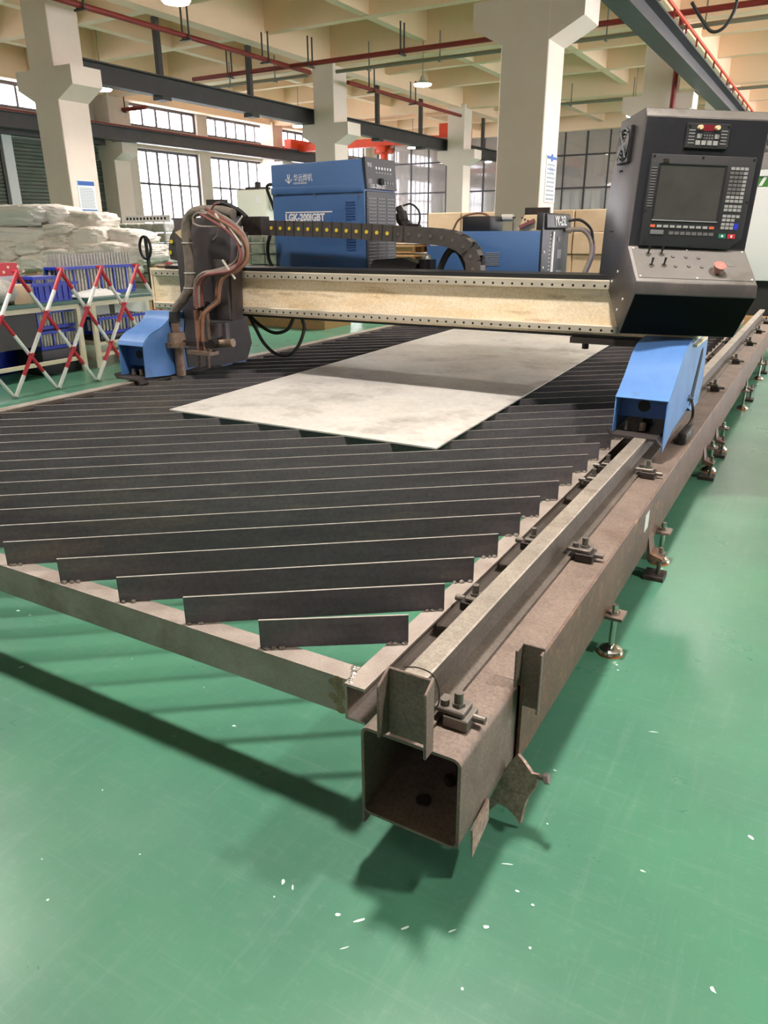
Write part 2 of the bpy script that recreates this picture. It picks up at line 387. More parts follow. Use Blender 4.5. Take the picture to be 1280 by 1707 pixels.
def walled(name, fixed, lo, hi, u0, u1, z0, z1, holes, mt, axis):
    us = sorted({u0, u1} | {h[0] for h in holes} | {h[1] for h in holes}); zs = sorted({z0, z1} | {h[2] for h in holes} | {h[3] for h in holes})
    b = MB()
    for i in range(len(us)-1):
        run = None
        for j in range(len(zs)-1):
            cu, cz = (us[i]+us[i+1])/2, (zs[j]+zs[j+1])/2
            if any(h[0] < cu < h[1] and h[2] < cz < h[3] for h in holes): continue
            if axis == 'x': b.box(lo, hi, us[i], us[i+1], zs[j], zs[j+1])
            else: b.box(us[i], us[i+1], lo, hi, zs[j], zs[j+1])
    return struct(b.build(name, mt))
up_w = [(13.0, 17.9, 5.15, 5.92), (21.55, 25.0, 5.15, 5.92), (25.6, 29.4, 5.15, 5.92), (30.6, 34.2, 5.15, 5.92), (34.9, 38.0, 5.15, 5.92)]
lo_w = [(21.7, 25.0, 1.0, 4.45), (25.65, 29.4, 1.0, 4.45), (30.6, 34.2, 1.0, 4.45), (34.9, 38.0, 1.0, 4.45)]
near_w = [(8.2, 11.4, 1.0, 5.5)]
door_h = [(12.1, 16.15, 0.0, 4.35), (16.5, 20.6, 0.0, 4.35)]
struct(walled('wall_left', XL, XL-0.3, XL, YB, YF, 0, ZC, up_w+lo_w+near_w+door_h, M_wall, 'x'), 'painted wall with bands of bright windows and shutter doors')
right_w = [(y, y+4.6, 0.3, 5.7) for y in (8.0, 13.0, 18.0, 23.0, 28.0, 33.0)]
struct(walled('wall_right', XR, XR, XR+0.3, YB, YF, 0, ZC, right_w, M_wall, 'x'), 'painted wall with windows right of the machine')
back_fill_w = [(x, x+3.4, 4.3, 5.4) for x in (-7.4, -1.0)]  # unseen windows added behind the camera for neutral fill light
struct(walled('wall_back', YB, YB-0.3, YB, XL, XR, 0, ZC, back_fill_w, M_wall, 'y'), 'painted wall behind the viewer with high windows added for fill light')
wi = [0]
def window(axis, at, u0, u1, z0, z1, nu, zb, fr=M_winframe, gl=M_glass, bar=0.10, label=None):
    wi[0] += 1
    root = bpy.data.objects.new('window_%d' % wi[0], None); col.objects.link(root)
    def B(b, a0, a1, c0, c1, d):
        if axis == 'x': b.box(at-d, at+d, a0, a1, c0, c1)
        else: b.box(a0, a1, at-d, at+d, c0, c1)
        return b
    root.location = (at, (u0+u1)/2, z0) if axis == 'x' else ((u0+u1)/2, at, z0); OFF[root] = Vector(root.location)
    root['kind'] = 'structure'
    if label: root['label'] = label
    B(MB(), u0, u1, z0, z1, 0.006).build('glass_pane', gl, root)
    b = MB()
    for z in (z0, z1-bar): B(b, u0, u1, z, z+bar, 0.035)
    for u in (u0, u1-bar): B(b, u, u+bar, z0+bar, z1-bar, 0.035)
    b.build('window_frame', fr, root)
    first = {}
    for k in range(1, nu):
        u = u0 + (u1-u0)*k/nu; w = bar*(0.95 if k % 2 == 0 else 0.7)
        if w not in first: first[w] = (u, B(MB(), u-w/2, u+w/2, z0+bar, z1-bar, 0.03).build('mullion', fr, root))
        else:
            d = u-first[w][0]; dup(first[w][1], root, (0, d, 0) if axis == 'x' else (d, 0, 0))
    for z in zb: B(MB(), u0+bar, u1-bar, z-bar*0.4, z+bar*0.4, 0.028).build('transom', fr, root)
    return root
for i, w in enumerate(up_w): window('x', XL-0.15, *w, nu=6 if i != 1 else 5, zb=[], label='strip of clear panes high on the left wall')
for i, w in enumerate(lo_w): window('x', XL-0.15, *w, nu=6, zb=[2.0, 3.25], label='tall multi-pane window with dark bars and white daylight')
for w in near_w: window('x', XL-0.15, *w, nu=5, zb=[2.5, 4.0])
for w in right_w: window('x', XR+0.15, *w, nu=4, zb=[3.2])
for w in back_fill_w: window('y', YB-0.15, *w, nu=4, zb=[])
# roller shutters
di = [0]
for y0, y1, z0, z1 in door_h:
    di[0] += 1
    d = bpy.data.objects.new('door_%d' % di[0], None); col.objects.link(d); d.location = (XL-0.1, (y0+y1)/2, 0); OFF[d] = Vector(d.location)
    struct(d, 'grey-green roller shutter with horizontal slats')
    fs = None; n = int((z1-0.02)/0.11)
    for k in range(n):
        z = 0.01+k*0.11
        if fs is None: fs = MB().prism([(XL-0.12, z), (XL-0.07, z+0.02), (XL-0.05, z+0.055), (XL-0.07, z+0.09), (XL-0.12, z+0.105)], 'y', y0+0.06, y1-0.06).build('shutter_slat', M_shutter, d)
        else: dup(fs, d, (0, 0, k*0.11))
    MB().box(XL-0.2, XL-0.125, y0, y1, 0, z1).build('shutter_light_stop', M_shutter, d)  # added sheet that blocks daylight leaking between the slats
    for y in (y0+0.03, y1-0.03): MB().box(XL-0.14, XL+0.03, y-0.03, y+0.03, 0, z1-0.02).build('guide_rail', M_winframe, d)
struct(MB().box(XL+0.002, XL+0.09, 16.16, 16.5, 0, 4.4).build('trim_1', M_machw), 'pale steel post between the two shutters')
struct(MB().box(XL+0.002, XL+0.35, 11.9, 20.75, 4.37, 4.95).build('trim_2', M_cranegry), 'grey shutter housing above the doors')

# far wall: glass partition with an adjoining hall behind it
FW = struct(walled('wall_front', YF, YF, YF+0.15, XL, XR, 0, ZC, [(XL+0.4, -14.2, 0.9, 6.0), (-13.2, -4.6, 0.9, 6.0), (-3.6, 4.6, 0.9, 6.0), (5.6, 10.0, 0.9, 6.0)], M_wall, 'y'),
            'far wall with big dark-framed glass panes')
for u0, u1, n in ((XL+0.4, -14.2, 8), (-13.2, -4.6, 8), (-3.6, 4.6, 8), (5.6, 10.0, 4)):
    window('y', YF+0.07, u0, u1, 0.9, 6.0, n, [2.35, 3.4, 4.85], fr=M_mull, gl=M_glassd, bar=0.09, label='large glass partition with dark mullions')
struct(MB().box(XL, XR, YF+7.8, YF+8.0, 0, ZC).build('wall_front_outer', M_wall), 'pale wall of the adjoining hall beyond the glass')
cur = MB()
for k in range(60):
    x = XL+0.5+k*0.6; cur.cyl((x, YF+7.3, 0), (x, YF+7.3, 3.6), 0.31, 8, cap=False)
tag(cur.build('curtain', M_cloth, smooth=True), 'white pleated curtain hanging beyond the far glass partition', 'curtain')

struct(MB().box(XL-0.3, XL, YF, YF+8.2, 0, ZC).build('wall_left_outer', M_wall), 'end wall of the adjoining hall')
# columns with crane brackets
def column(xr, yf, s=0.7, label='', br=(True, True)):
    xl = xr-s
    o = bpy.data.objects.new('column', None); col.objects.link(o); o.location = (xr-s/2, yf+s/2, 0); OFF[o] = Vector(o.location); struct(o, label)
    MB().box(xl, xr, yf, yf+s, 0, ZC-0.9).build('shaft', M_white, o, bevel=0.012, seg=1)
    if br[0]: MB().prism([(xr-0.01, 3.87), (xr+0.45, 4.1), (xr+0.45, 4.42), (xr-0.01, 4.42)], 'y', yf+0.002, yf+s-0.002).build('bracket', M_white, o)
    if br[1]: MB().prism([(xl+0.01, 3.87), (xl+0.01, 4.42), (xl-0.43, 4.42), (xl-0.43, 4.1)], 'y', yf+0.002, yf+s-0.002).build('bracket', M_white, o)
    return o
column(-13.25, 10.68, label='white bracketed column with a notice board, behind the sacks')
column(-13.08, 19.9, label='white bracketed column rising behind the blue power source')
column(-13.1, 28.95, label='far white bracketed column right of the orange crane')
column(-3.78, 11.0, s=0.68, label='large white bracketed column left of the control console')
column(-3.85, 20.0, label='white column behind the top of the control console')
column(-3.85, 29.1, label='most distant white column of the near row')
column(-22.3, 19.95, label='white bracketed column beside the left shutter and tall windows')
column(-22.3, 29.0, label='white column between the windows far along the left wall')
column(5.5, 20.0, label='white column in the bay beyond the right edge'); column(5.5, 11.0, label='white column right of the machine hall aisle')

# crane runway beams
def ibeam(name, x, w, z0, z1, y0, y1, mt, label, rail=None, tf=0.03):
    t = thing(name, label, 'crane beam', (x, y0, z0))
    h = [(x-w/2, z0), (x+w/2, z0), (x+w/2, z0+tf), (x+0.012, z0+tf), (x+0.012, z1-tf), (x+w/2, z1-tf), (x+w/2, z1), (x-w/2, z1), (x-w/2, z1-tf), (x-0.012, z1-tf), (x-0.012, z0+tf), (x-w/2, z0+tf)]
    MB().prism(h, 'y', y0, y1).build('girder', mt, t)
    if rail: MB().box(x+rail[0]-0.03, x+rail[0]+0.03, y0, y1, z1+0.001, z1+0.06).build('crane_rail', rail[1], t)
    return t
A = ibeam('runway_beam', -14.05, 0.26, 4.42, 4.84, 10.9, 37.0, M_craneblk, 'charcoal crane runway beam hung from the ceiling at left')
hg = None
for y in (14.2, 17.4, 24.0, 27.15, 33.0):
    if hg is None:
        hg = MB().box(-14.11, -13.99, y-0.06, y+0.06, 4.845, 6.0).build('hanger', M_craneblk, A)
        MB().box(-14.2, -13.9, y-0.14, y+0.14, 4.34, 4.418).build('clamp_plate', M_craneblk, hg); h0 = y
    else: dup(hg, A, (0, y-h0, 0))
ibeam('runway_beam', -21.72, 0.28, 4.425, 4.86, 4.0, 37.0, M_cranegry, 'grey crane runway beam along the left windows with red rail on top', rail=(0.05, M_pipered))
Bm = ibeam('runway_beam', -3.2, 0.34, 4.43, 4.80, 8.0, 37.0, M_cranegry, 'dark grey crane runway beam running past the top of the console', rail=(0.08, M_orangec))
MB().cyl((-3.02, 8.0, 4.96), (-3.02, 37.0, 4.96), 0.028, 8).build('conductor_bar', M_orangec, Bm)
bk_ = None
for k in range(20):
    if bk_ is None: bk_ = MB().box(-3.035, -3.005, 9.0, 9.03, 4.801, 4.935).build('bar_bracket', M_pipered, Bm)
    else: dup(bk_, Bm, (0, 1.2*k, 0))
lp = [aty(1153, 4, 12.5), aty(1168, 30, 12.5), aty(1185, 52, 12.5), aty(1205, 47, 12.5), aty(1222, 22, 12.5), aty(1231, -8, 12.5)]
tag(MB().tube(arc(lp), 0.022, 8).build('festoon_cable', M_rubber, smooth=True), 'thin dark cable sagging in a loop at top right', 'cable')

# overhead crane
cr = thing('overhead_crane', 'orange overhead travelling crane with hoist behind the blue power source', 'crane', (-17.8, 30, 4.3))
MB().prism([(-21.5, 4.84), (-15.6, 4.84), (-14.3, 4.98), (-14.3, 5.06), (-15.6, 5.14), (-21.5, 5.14)], 'y', 29.8, 30.2).build('bridge_girder', M_orangec, cr)
MB().box(-21.86, -21.5, 29.2, 30.8, 4.94, 5.3).build('end_truck', M_orangec, cr)
MB().box(-14.29, -13.85, 29.2, 31.4, 4.93, 5.42).build('end_truck', M_orangec, cr)
for x in (-21.68, -14.05): MB().cyl((x-0.05, 30, 4.887+0.08*(x < -20)), (x+0.05, 30, 4.887+0.08*(x < -20)), 0.044, 12).build('crane_wheel', M_iron, cr)
h = aty(640, 250, 30)
hb = MB().box(h.x-0.22, h.x+0.22, 29.7, 30.3, 4.58, 4.835).build('hoist_body', M_orangec, cr, bevel=0.04)
MB().cyl((h.x-0.42, 30, 4.66), (h.x+0.42, 30, 4.66), 0.12, 12).build('hoist_drum', M_keyor, hb)
MB().box(h.x-0.13, h.x+0.13, 29.9, 30.1, 4.18, 4.58).build('hook_block', M_orangec, hb, bevel=0.03)

# pipes
def pipe(name, a, b, r, mt, label, hang, cat='pipe', top=5.98, pair=0.0):
    a = Vector(a); b = Vector(b); t = thing(name, label, cat, (a+b)/2)
    MB().cyl(a, b, r, 12).build('run', mt, t, smooth=True)
    d = (b-a).normalized(); n = int((b-a).length/hang)
    first = None
    for k in range(n):
        p = a + d*(hang*(k+0.5))
        if first is None:
            bb = MB()
            offs = (-pair, pair) if pair else (0,)
            for o in offs: bb.box(p.x+o*abs(d.y)-0.014+ (o*0.0), p.x+o*abs(d.y)+0.014, p.y+o*abs(d.x)-0.014, p.y+o*abs(d.x)+0.014, p.z-0.06, top)
            w = pair+0.03
            bb.box(p.x-(w*abs(d.y)+0.03), p.x+(w*abs(d.y)+0.03), p.y-(w*abs(d.x)+0.03), p.y+(w*abs(d.x)+0.03), p.z-r-0.03, p.z-r)
            first = bb.build('hanger', M_craneblk if mt is M_pipered else mt, t); p0 = p
        else: dup(first, t, p-p0)
    return t
pipe('sprinkler_pipe', (-16.0, 17.4, 5.4), (4.0, 17.4, 5.4), 0.055, M_pipered, 'red sprinkler pipe crossing the hall in front of the second column', 2.6, pair=0.09)
pipe('sprinkler_pipe', (-12.75, 7.0, 5.4), (-12.75, 18.3, 5.4), 0.055, M_pipered, 'red sprinkler pipe running away from the left column', 2.7, pair=0.09)
pipe('sprinkler_pipe', (-12.65, 20.0, 5.4), (-12.65, 27.6, 5.4), 0.055, M_pipered, 'red sprinkler pipe beyond the second column beside the runway hangers', 2.6, pair=0.09)
pipe('sprinkler_pipe', (-12.6, 38.2, 6.1), (3.0, 38.2, 6.1), 0.07, M_pipered, 'red pipe running along the top of the far glass', 6, top=6.4)
pipe('conduit', (-12.1, 18.57, 5.4), (3.5, 18.57, 5.4), 0.045, M_conduit, 'grey cable tray under the ceiling behind the big column', 2.0)
pipe('conduit', (-16.5, 18.57, 5.4), (-13.0, 18.57, 5.4), 0.04, M_conduit, 'short grey cable tray left of the second column', 1.6)
pipe('conduit', (-9.4, 27.0, 5.4), (2.0, 27.0, 5.4), 0.045, M_conduit, 'distant grey cable tray above the far glass', 2.0)
pipe('sprinkler_pipe', (-3.8, 19.8, 5.86), (-3.8, 19.8, 0.0), 0.06, M_pipered, 'upright red pipe beside the column behind the console', 9)
pipe('drain_pipe', (-22.85, 20.95, 0.0), (-22.85, 20.95, 5.87), 0.07, M_machw, 'white drain pipe on the left wall beside the column', 9)
pipe('sprinkler_pipe', (-22.7, 20.6, 5.5), (-21.2, 20.6, 5.5), 0.07, M_pipered, 'short red pipe stub with valve on the left wall', 1.0, top=5.9)

# high-bay lamps
def ztop(x, y):
    z = ZC
    for p, w, zz in BX:
        if abs(x-p) < w+0.03: z = min(z, zz)
    for p, w, zz in BY:
        if abs(y-p) < w+0.03: z = min(z, zz)
    return z-0.002
BX = [(x, 0.2, 5.88) for x in ROWX[:4]] + [(p+(q-p)*k/3, 0.12, 6.15) for p, q in zip(ROWX[:-1], ROWX[1:]) for k in (1, 2)]
BY = [(y, 0.2, 5.86) for y in ROWY] + [(p+(q-p)*k/3, 0.12, 6.13) for p, q in zip([-6.85]+ROWY[:-1], ROWY) for k in (1, 2)]
def lamp(x, y, z=5.15, label=''):
    t = thing('high_bay_lamp', label, 'lamp', (x, y, z), 'round high-bay lamps under the ceiling')
    MB().cyl((x, y, z), (x, y, z-0.03), 0.235, 24, 0.215).build('diffuser', M_lamp, t)
    MB().cyl((x, y, z+0.001), (x, y, z+0.09), 0.25, 24, 0.09).build('shade', M_lampsh, t, smooth=True)
    MB().cyl((x, y, z+0.091), (x, y, z+0.2), 0.08, 12, 0.04).build('driver_housing', M_lampsh, t)
    MB().cyl((x, y, z+0.2), (x, y, ztop(x, y)), 0.012, 6).build('stem', M_conduit, t)
    L = bpy.data.lights.new('lamp_light', 'AREA'); L.shape = 'DISK'; L.size = 0.4; L.energy = LAMP_W; L.color = LAMP_COL; L.spread = R(120)
    o = bpy.data.objects.new('lamp_light', L); col.objects.link(o); o.parent = t; o.location = (0, 0, -0.04)
LMP = [(-10.35, 11.0, 'round white high-bay lamp cut off by the top edge, upper left'), (-10.3, 20.0, 'round white high-bay lamp hanging just left of the big column'),
       (-10.35, 29.0, 'small round lamp hidden behind the big column'), (-10.35, 2.4, 'round lamp over the benches beyond the left edge'),
       (-6.8, 2.4, 'round lamp above the floor left of the cutting table'), (-6.8, 11.0, 'round lamp above the frame left of the big column'), (-6.8, 20.0, 'round lamp behind the big column'), (-6.8, 29.0, 'small round lamp against the far glass right of the big column'),
       (-1.05, 2.4, 'round lamp directly above the cutting table near end'), (-1.05, 11.0, 'round lamp above the far end of the near rail'), (-1.05, 20.0, 'round lamp above the white machine cabinet'), (-1.05, 29.0, 'distant round lamp beyond the white machine cabinet'),
       (2.5, 2.4, 'round lamp above the aisle beside the viewer'), (2.5, 11.0, 'round lamp above the aisle right of the rail end'), (2.5, 20.0, 'round lamp above the right aisle further back'), (2.5, 29.0, 'round lamp at the far end of the right aisle'),
       (-20.5, 42.0, 'leftmost added fill lamp beyond the far glass'), (-17.5, 42.0, 'second added fill lamp from the left beyond the far glass'), (-14.5, 42.0, 'third added fill lamp from the left beyond the far glass'), (-11.0, 42.0, 'fourth added fill lamp from the left beyond the far glass'), (-7.5, 42.0, 'fifth added fill lamp from the left beyond the far glass'), (1.0, 42.0, 'rightmost added fill lamp beyond the far glass'),  # this row is added to brighten the adjoining hall behind the glass
       (-18.0, 7.0, 'round lamp in the window bay nearest the viewer'), (-18.0, 16.0, 'round lamp in the window bay behind the left column'), (-18.0, 25.0, 'round lamp seen under the left runway beam'), (-18.0, 34.0, 'round lamp near the orange crane'),
       (7.5, 11.0, 'round lamp in the right-hand window bay, near one'), (7.5, 20.0, 'round lamp in the right-hand window bay, far one')]
for x, y, lab in LMP: lamp(x, y, label=lab)

# notices on columns
def board(name, xr, y0, y1, z0, z1, label, rows, header, foot):
    t = thing(name, label, 'sign', (xr+0.004, (y0+y1)/2, z0))
    MB().box(xr+0.002, xr+0.012, y0, y1, z0, z1).build('board', M_signw, t)
    b = MB(); b.box(xr+0.0121, xr+0.0135, y0+0.01, y1-0.01, z1-header, z1-0.01).build('header_band', M_signb, t)
    if foot: MB().box(xr+0.0121, xr+0.0135, y0+0.01, y1-0.01, z0+0.01, z0+foot).build('footer_band', M_signb, t)
    b = MB(); hh = (z1-header-z0-foot-0.06)/rows
    for k in range(rows):
        z = z0+foot+0.03+k*hh; b.box(xr+0.0121, xr+0.0132, y0+0.035, y1-0.035-random.random()*0.1*(y1-y0), z, z+hh*0.45)
    b.build('printed_lines', M_signg, t, kind='stuff')
    return t
board('notice_board', -13.25, 10.83, 11.25, 1.91, 2.48, 'white notice sheet with blue header and text on the left column', 14, 0.09, 0.035)
s = board('notice_board', -3.78, 11.19, 11.64, 1.88, 2.5, 'narrow pale blue notice with Chinese heading on the big column', 9, 0.05, 0.0)
T = frame((-3.766, 11.33, 2.28), (0, 1, 0), (0, 0, 1)); text('heading', '安全', T, 0.09, M_signb, s)
MB().cyl((-3.767, 11.41, 2.47), (-3.765, 11.41, 2.47), 0.055, 16).build('emblem', M_signb, s)

# ================================================================== goods at left
bar = thing('folding_barrier', 'red and white folding trellis barrier standing beside the cutting table', 'barrier', (-6.69, 5.2, 0))
NY = [4.39+0.4925*i for i in range(-3, 5)]
bx = -6.69; lv = [0.012, 0.39, 0.775, 1.165]
def zig(y0, dirn, dx):
    b = MB(); st = 0.4925/2
    for k in range(3):
        a = Vector((bx+dx, y0+dirn*st*k, lv[k])); c = Vector((bx+dx, y0+dirn*st*(k+1), lv[k+1])); mid = (a+c)/2
        b.mt(1).tube([a, mid], 0.019, 8); b.mt(0).tube([mid, c], 0.019, 8)
    return b.build('slanted_tube', [M_red, M_wht], bar, smooth=True)
ups = [zig(NY[3], 1, 0.014)]; dns = [zig(NY[3], -1, -0.028)]
for i, y in enumerate(NY):
    if i == 3: continue
    if y < 6.0: dup(ups[0], bar, (0, y-NY[3], 0))
for i in range(len(NY)+1):
    y = 4.39+0.4925*(i-2)
    if i-2 != 0 and y < 7.2: dup(dns[0], bar, (0, y-NY[3], 0))
pv = None
for y in NY:
    for k, z in ((0.5, lv[1]), (0, lv[2]), (0.5, lv[3])):
        yy = y+0.4925*k
        if pv is None: pv = MB().cyl((bx-0.055, yy, z), (bx+0.040, yy, z), 0.015, 10).build('pivot_bolt', M_red, bar); p0 = (yy, z)
        else: dup(pv, bar, (0, yy-p0[0], z-p0[1]))

# benches
def bench(y0, y1, x0, x1, zt, label, shelf=True):
    t = thing('workbench', label, 'workbench', ((x0+x1)/2, (y0+y1)/2, 0))
    MB().box(x0, x1, y0, y1, zt-0.035, zt).build('bench_top', M_bench, t, bevel=0.004, seg=1)
    MB().box(x0+0.03, x1-0.03, y0+0.03, y1-0.03, zt-0.09, zt-0.036).build('apron', M_benchleg, t)
    for x in (x0+0.05, x1-0.05):
        for y in (y0+0.05, y1-0.05): MB().box(x-0.025, x+0.025, y-0.025, y+0.025, 0.0, zt-0.09).build('leg', M_benchleg, t)
    for y in (y0+0.05, y1-0.05): MB().box(x0+0.08, x1-0.08, y-0.02, y+0.02, 0.08, 0.13).build('stretcher', M_benchleg, t)
    MB().box(x1-0.07, x1-0.03, y0+0.08, y1-0.08, 0.13, 0.17).build('stretcher', M_benchleg, t)
    if shelf: MB().box(x0+0.03, x1-0.03, y0+0.03, y1-0.03, 0.26, 0.29).build('lower_shelf', M_benchleg, t)
    return t
bench(3.9, 5.83, -8.6, -7.32, 0.79, 'green-topped workbench carrying a blue bin, left of the barrier', shelf=False)
bench(5.93, 7.3, -8.6, -7.3, 0.80, 'green-topped workbench with blue tube racks, beside the barrier end')
def YX(px_, py_, x): return atx(px_, py_, x).y
tag(MB().box(-7.50, -7.46, 4.0, YX(60, 530, -7.46), 0.33, 0.695).build('modesty_panel', M_craneblk), 'dark grey panel under the left workbench top', 'panel')
def rack(x0, x1, y0, y1, z0, h, nx, ny, label, tall=0.0, mt_=M_bin):
    t = thing('tube_rack', label, 'rack', ((x0+x1)/2, (y0+y1)/2, z0), 'blue racks of steel tubes')
    MB().box(x0, x1, y0, y1, z0, z0+0.035).build('rack_base', mt_, t)
    MB().box(x0, x1, y0, y1, z0+h-0.03, z0+h).build('rack_shelf', mt_, t)
    MB().box(x0, x0+0.012, y0, y1, z0+0.036, z0+h-0.031).build('rack_back', M_bluedark, t)
    f = None; g = None
    for j in range(0, ny+1, 4):
        y = y0+0.012+(y1-y0-0.024)*j/ny
        if g is None: g = MB().box(x1-0.014, x1-0.002, y-0.008, y+0.008, z0+0.036, z0+h-0.031).build('rack_post', mt_, t); gy = y
        else: dup(g, t, (0, y-gy, 0))
    for i in range(nx):
        for j in range(ny):
            x = x1-0.035-(x1-x0-0.08)*i/max(1, nx-1); y = y0+0.012+(y1-y0-0.024)*(j+0.5)/ny
            if f is None: f = MB().cyl((x, y, z0+0.036), (x, y, z0+h+tall), 0.016, 7).build('steel_tube', M_rod, t); q = (x, y)
            else: dup(f, t, (x-q[0], y-q[1], 0))
    return t
zb_ = 0.80
rack(-7.95, -7.70, YX(100, 470, -7.7), YX(224, 470, -7.7), zb_, atx(160, 443, -7.7).z-zb_, 2, 22, 'long blue rack of upright steel tubes on the right workbench', tall=0.004)
rack(-8.35, -8.05, YX(98, 440, -8.05), YX(222, 440, -8.05), zb_, 0.30, 2, 24, 'taller back rack of pale tubes behind the long blue rack', tall=0.16)
rack(-7.9, -7.62, YX(54, 460, -7.62), YX(94, 460, -7.62), 0.79, 0.26, 2, 8, 'short rack of steel tubes behind the blue bin', tall=0.004)
yb0, yb1 = YX(64, 530, -7.42), YX(131, 530, -7.42)
rack(-7.75, -7.45, yb0, yb1, 0.50, 0.20, 2, 12, 'blue two-row rack of tubes under the left workbench, upper one', tall=0.002)
rack(-7.75, -7.45, yb0, yb1, 0.28, 0.20, 2, 12, 'blue two-row rack of tubes under the left workbench, lower one', tall=0.002)
tag(MB().box(-7.9, -7.44, yb0-0.02, yb1+0.02, 0.0, 0.278).build('dark_crate', M_black, bevel=0.015), 'black crate on the floor under the blue tube racks', 'crate')
rack(-7.7, -7.42, YX(166, 545, -7.42), YX(246, 540, -7.42), 0.36, 0.20, 2, 14, 'dark rack of tubes on the lower shelf of the right workbench', tall=0.01)
tag(MB().box(-7.95, -7.40, YX(166, 545, -7.42)-0.02, 7.22, 0.291, 0.358).build('dark_tray', M_black, bevel=0.01), 'black tray under the tubes on the lower shelf', 'tray')
tag(MB().box(-8.4, -8.0, YX(128, 520, -8.0), YX(183, 520, -8.0), 0.291, 0.70).build('carton', M_machc), 'cream carton standing behind the bench legs', 'carton')
tag(MB().box(-8.4, -8.0, YX(192, 520, -8.0), YX(250, 520, -8.0), 0.291, 0.68).build('carton', M_machc), 'second cream carton further right on the lower shelf', 'carton')
for k, (a_, c_) in enumerate(((-30, 34), (44, 94))):
    tag(MB().box(-8.4, -7.95, YX(a_, 560, -7.95), YX(c_, 560, -7.95), 0.0, 0.42).build('storage_tub', M_bin, bevel=0.02), ('wide' if k == 0 else 'narrow')+' blue tub on the floor under the left workbench', 'tub')
def tub(x0, x1, y0, y1, z0, z1, mt, label, name='parts_bin'):
    t = thing(name, label, 'bin', ((x0+x1)/2, (y0+y1)/2, z0)); w = 0.012
    b = MB(); b.box(x0+0.02, x1-0.02, y0+0.02, y1-0.02, z0, z0+w)
    for a0, a1, c0, c1 in ((x0, x0+w, y0, y1), (x1-w, x1, y0, y1), (x0+w, x1-w, y0, y0+w), (x0+w, x1-w, y1-w, y1)): b.box(a0, a1, c0, c1, z0+0.001, z1)
    b.build('shell', mt, t)
    MB().box(x1+0.0005, x1+0.02, y0-0.05, y1+0.10, z1-0.03, z1).build('rim', mt, t)
    for k in range(6):
        y = y0+0.03+(y1-y0-0.06)*k/5; MB().box(x1+0.0005, x1+0.012, y-0.008, y+0.008, z0+0.02, z1-0.035).build('rib', mt, t)
    return t
tub(-7.75, -7.42, YX(61, 490, -7.42), YX(119, 488, -7.42), 0.79, atx(90, 471, -7.42).z, M_bin, 'bright blue plastic parts bin on the left workbench')
tag(MB().box(-7.80, -7.46, YX(22, 490, -7.46), YX(58, 490, -7.46), 0.79, atx(40, 475, -7.46).z).build('carton', M_card, bevel=0.004), 'small brown carton on the left workbench', 'carton')
rb = thing('red_tray', 'red perforated tray behind the carton on the left workbench', 'tray', (-8.0, 4.9, 0.79))
r0, r1, rz = YX(-25, 448, -7.85), YX(30, 448, -7.85), atx(10, 439, -7.85).z
MB().box(-8.2, -7.85, r0, r1, rz-0.13, rz).build('tray_body', M_keyred, rb)
MB().box(-8.2, -7.87, r0+0.02, r1-0.02, 0.79, rz-0.131).build('white_box', M_machw, rb)
for k in range(8): MB().cyl((-7.8499, r0+0.03+0.06*k, rz-0.04-0.05*(k % 2)), (-7.848, r0+0.03+0.06*k, rz-0.04-0.05*(k % 2)), 0.016, 10).build('hole', M_knob, rb)
cl = MB(); n, mm_ = 26, 9; c0_, c1_ = YX(134, 485, -7.5), YX(196, 482, -7.5)
gv = [[Vector((-7.72+0.28*j/(mm_-1), c0_+(c1_-c0_)*i/n, zb_+0.002+0.07*(max(0.0, math.sin(math.pi*i/n))**0.4)*(max(0.0, math.sin(math.pi*j/(mm_-1)))**0.4)*(1+0.5*noise.noise(Vector((i*0.45, j*0.8, 3)))))) for j in range(mm_)] for i in range(n+1)]
cl.add([p for r_ in gv for p in r_], [(i*mm_+j, i*mm_+j+1, (i+1)*mm_+j+1, (i+1)*mm_+j) for i in range(n) for j in range(mm_-1)])
tag(cl.build('crumpled_cloth', M_cloth, smooth=True, angle=80), 'crumpled white cloth on the right workbench', 'cloth')
p = atx(4, 490, -7.55); tag(MB().ball((-7.55, p.y, 0.92), 0.17, 12, 7, (0.8, 1.0, 0.76)).build('film_bundle', M_film, smooth=True), 'bundle wrapped in clear film at the left end of the bench', 'bundle')

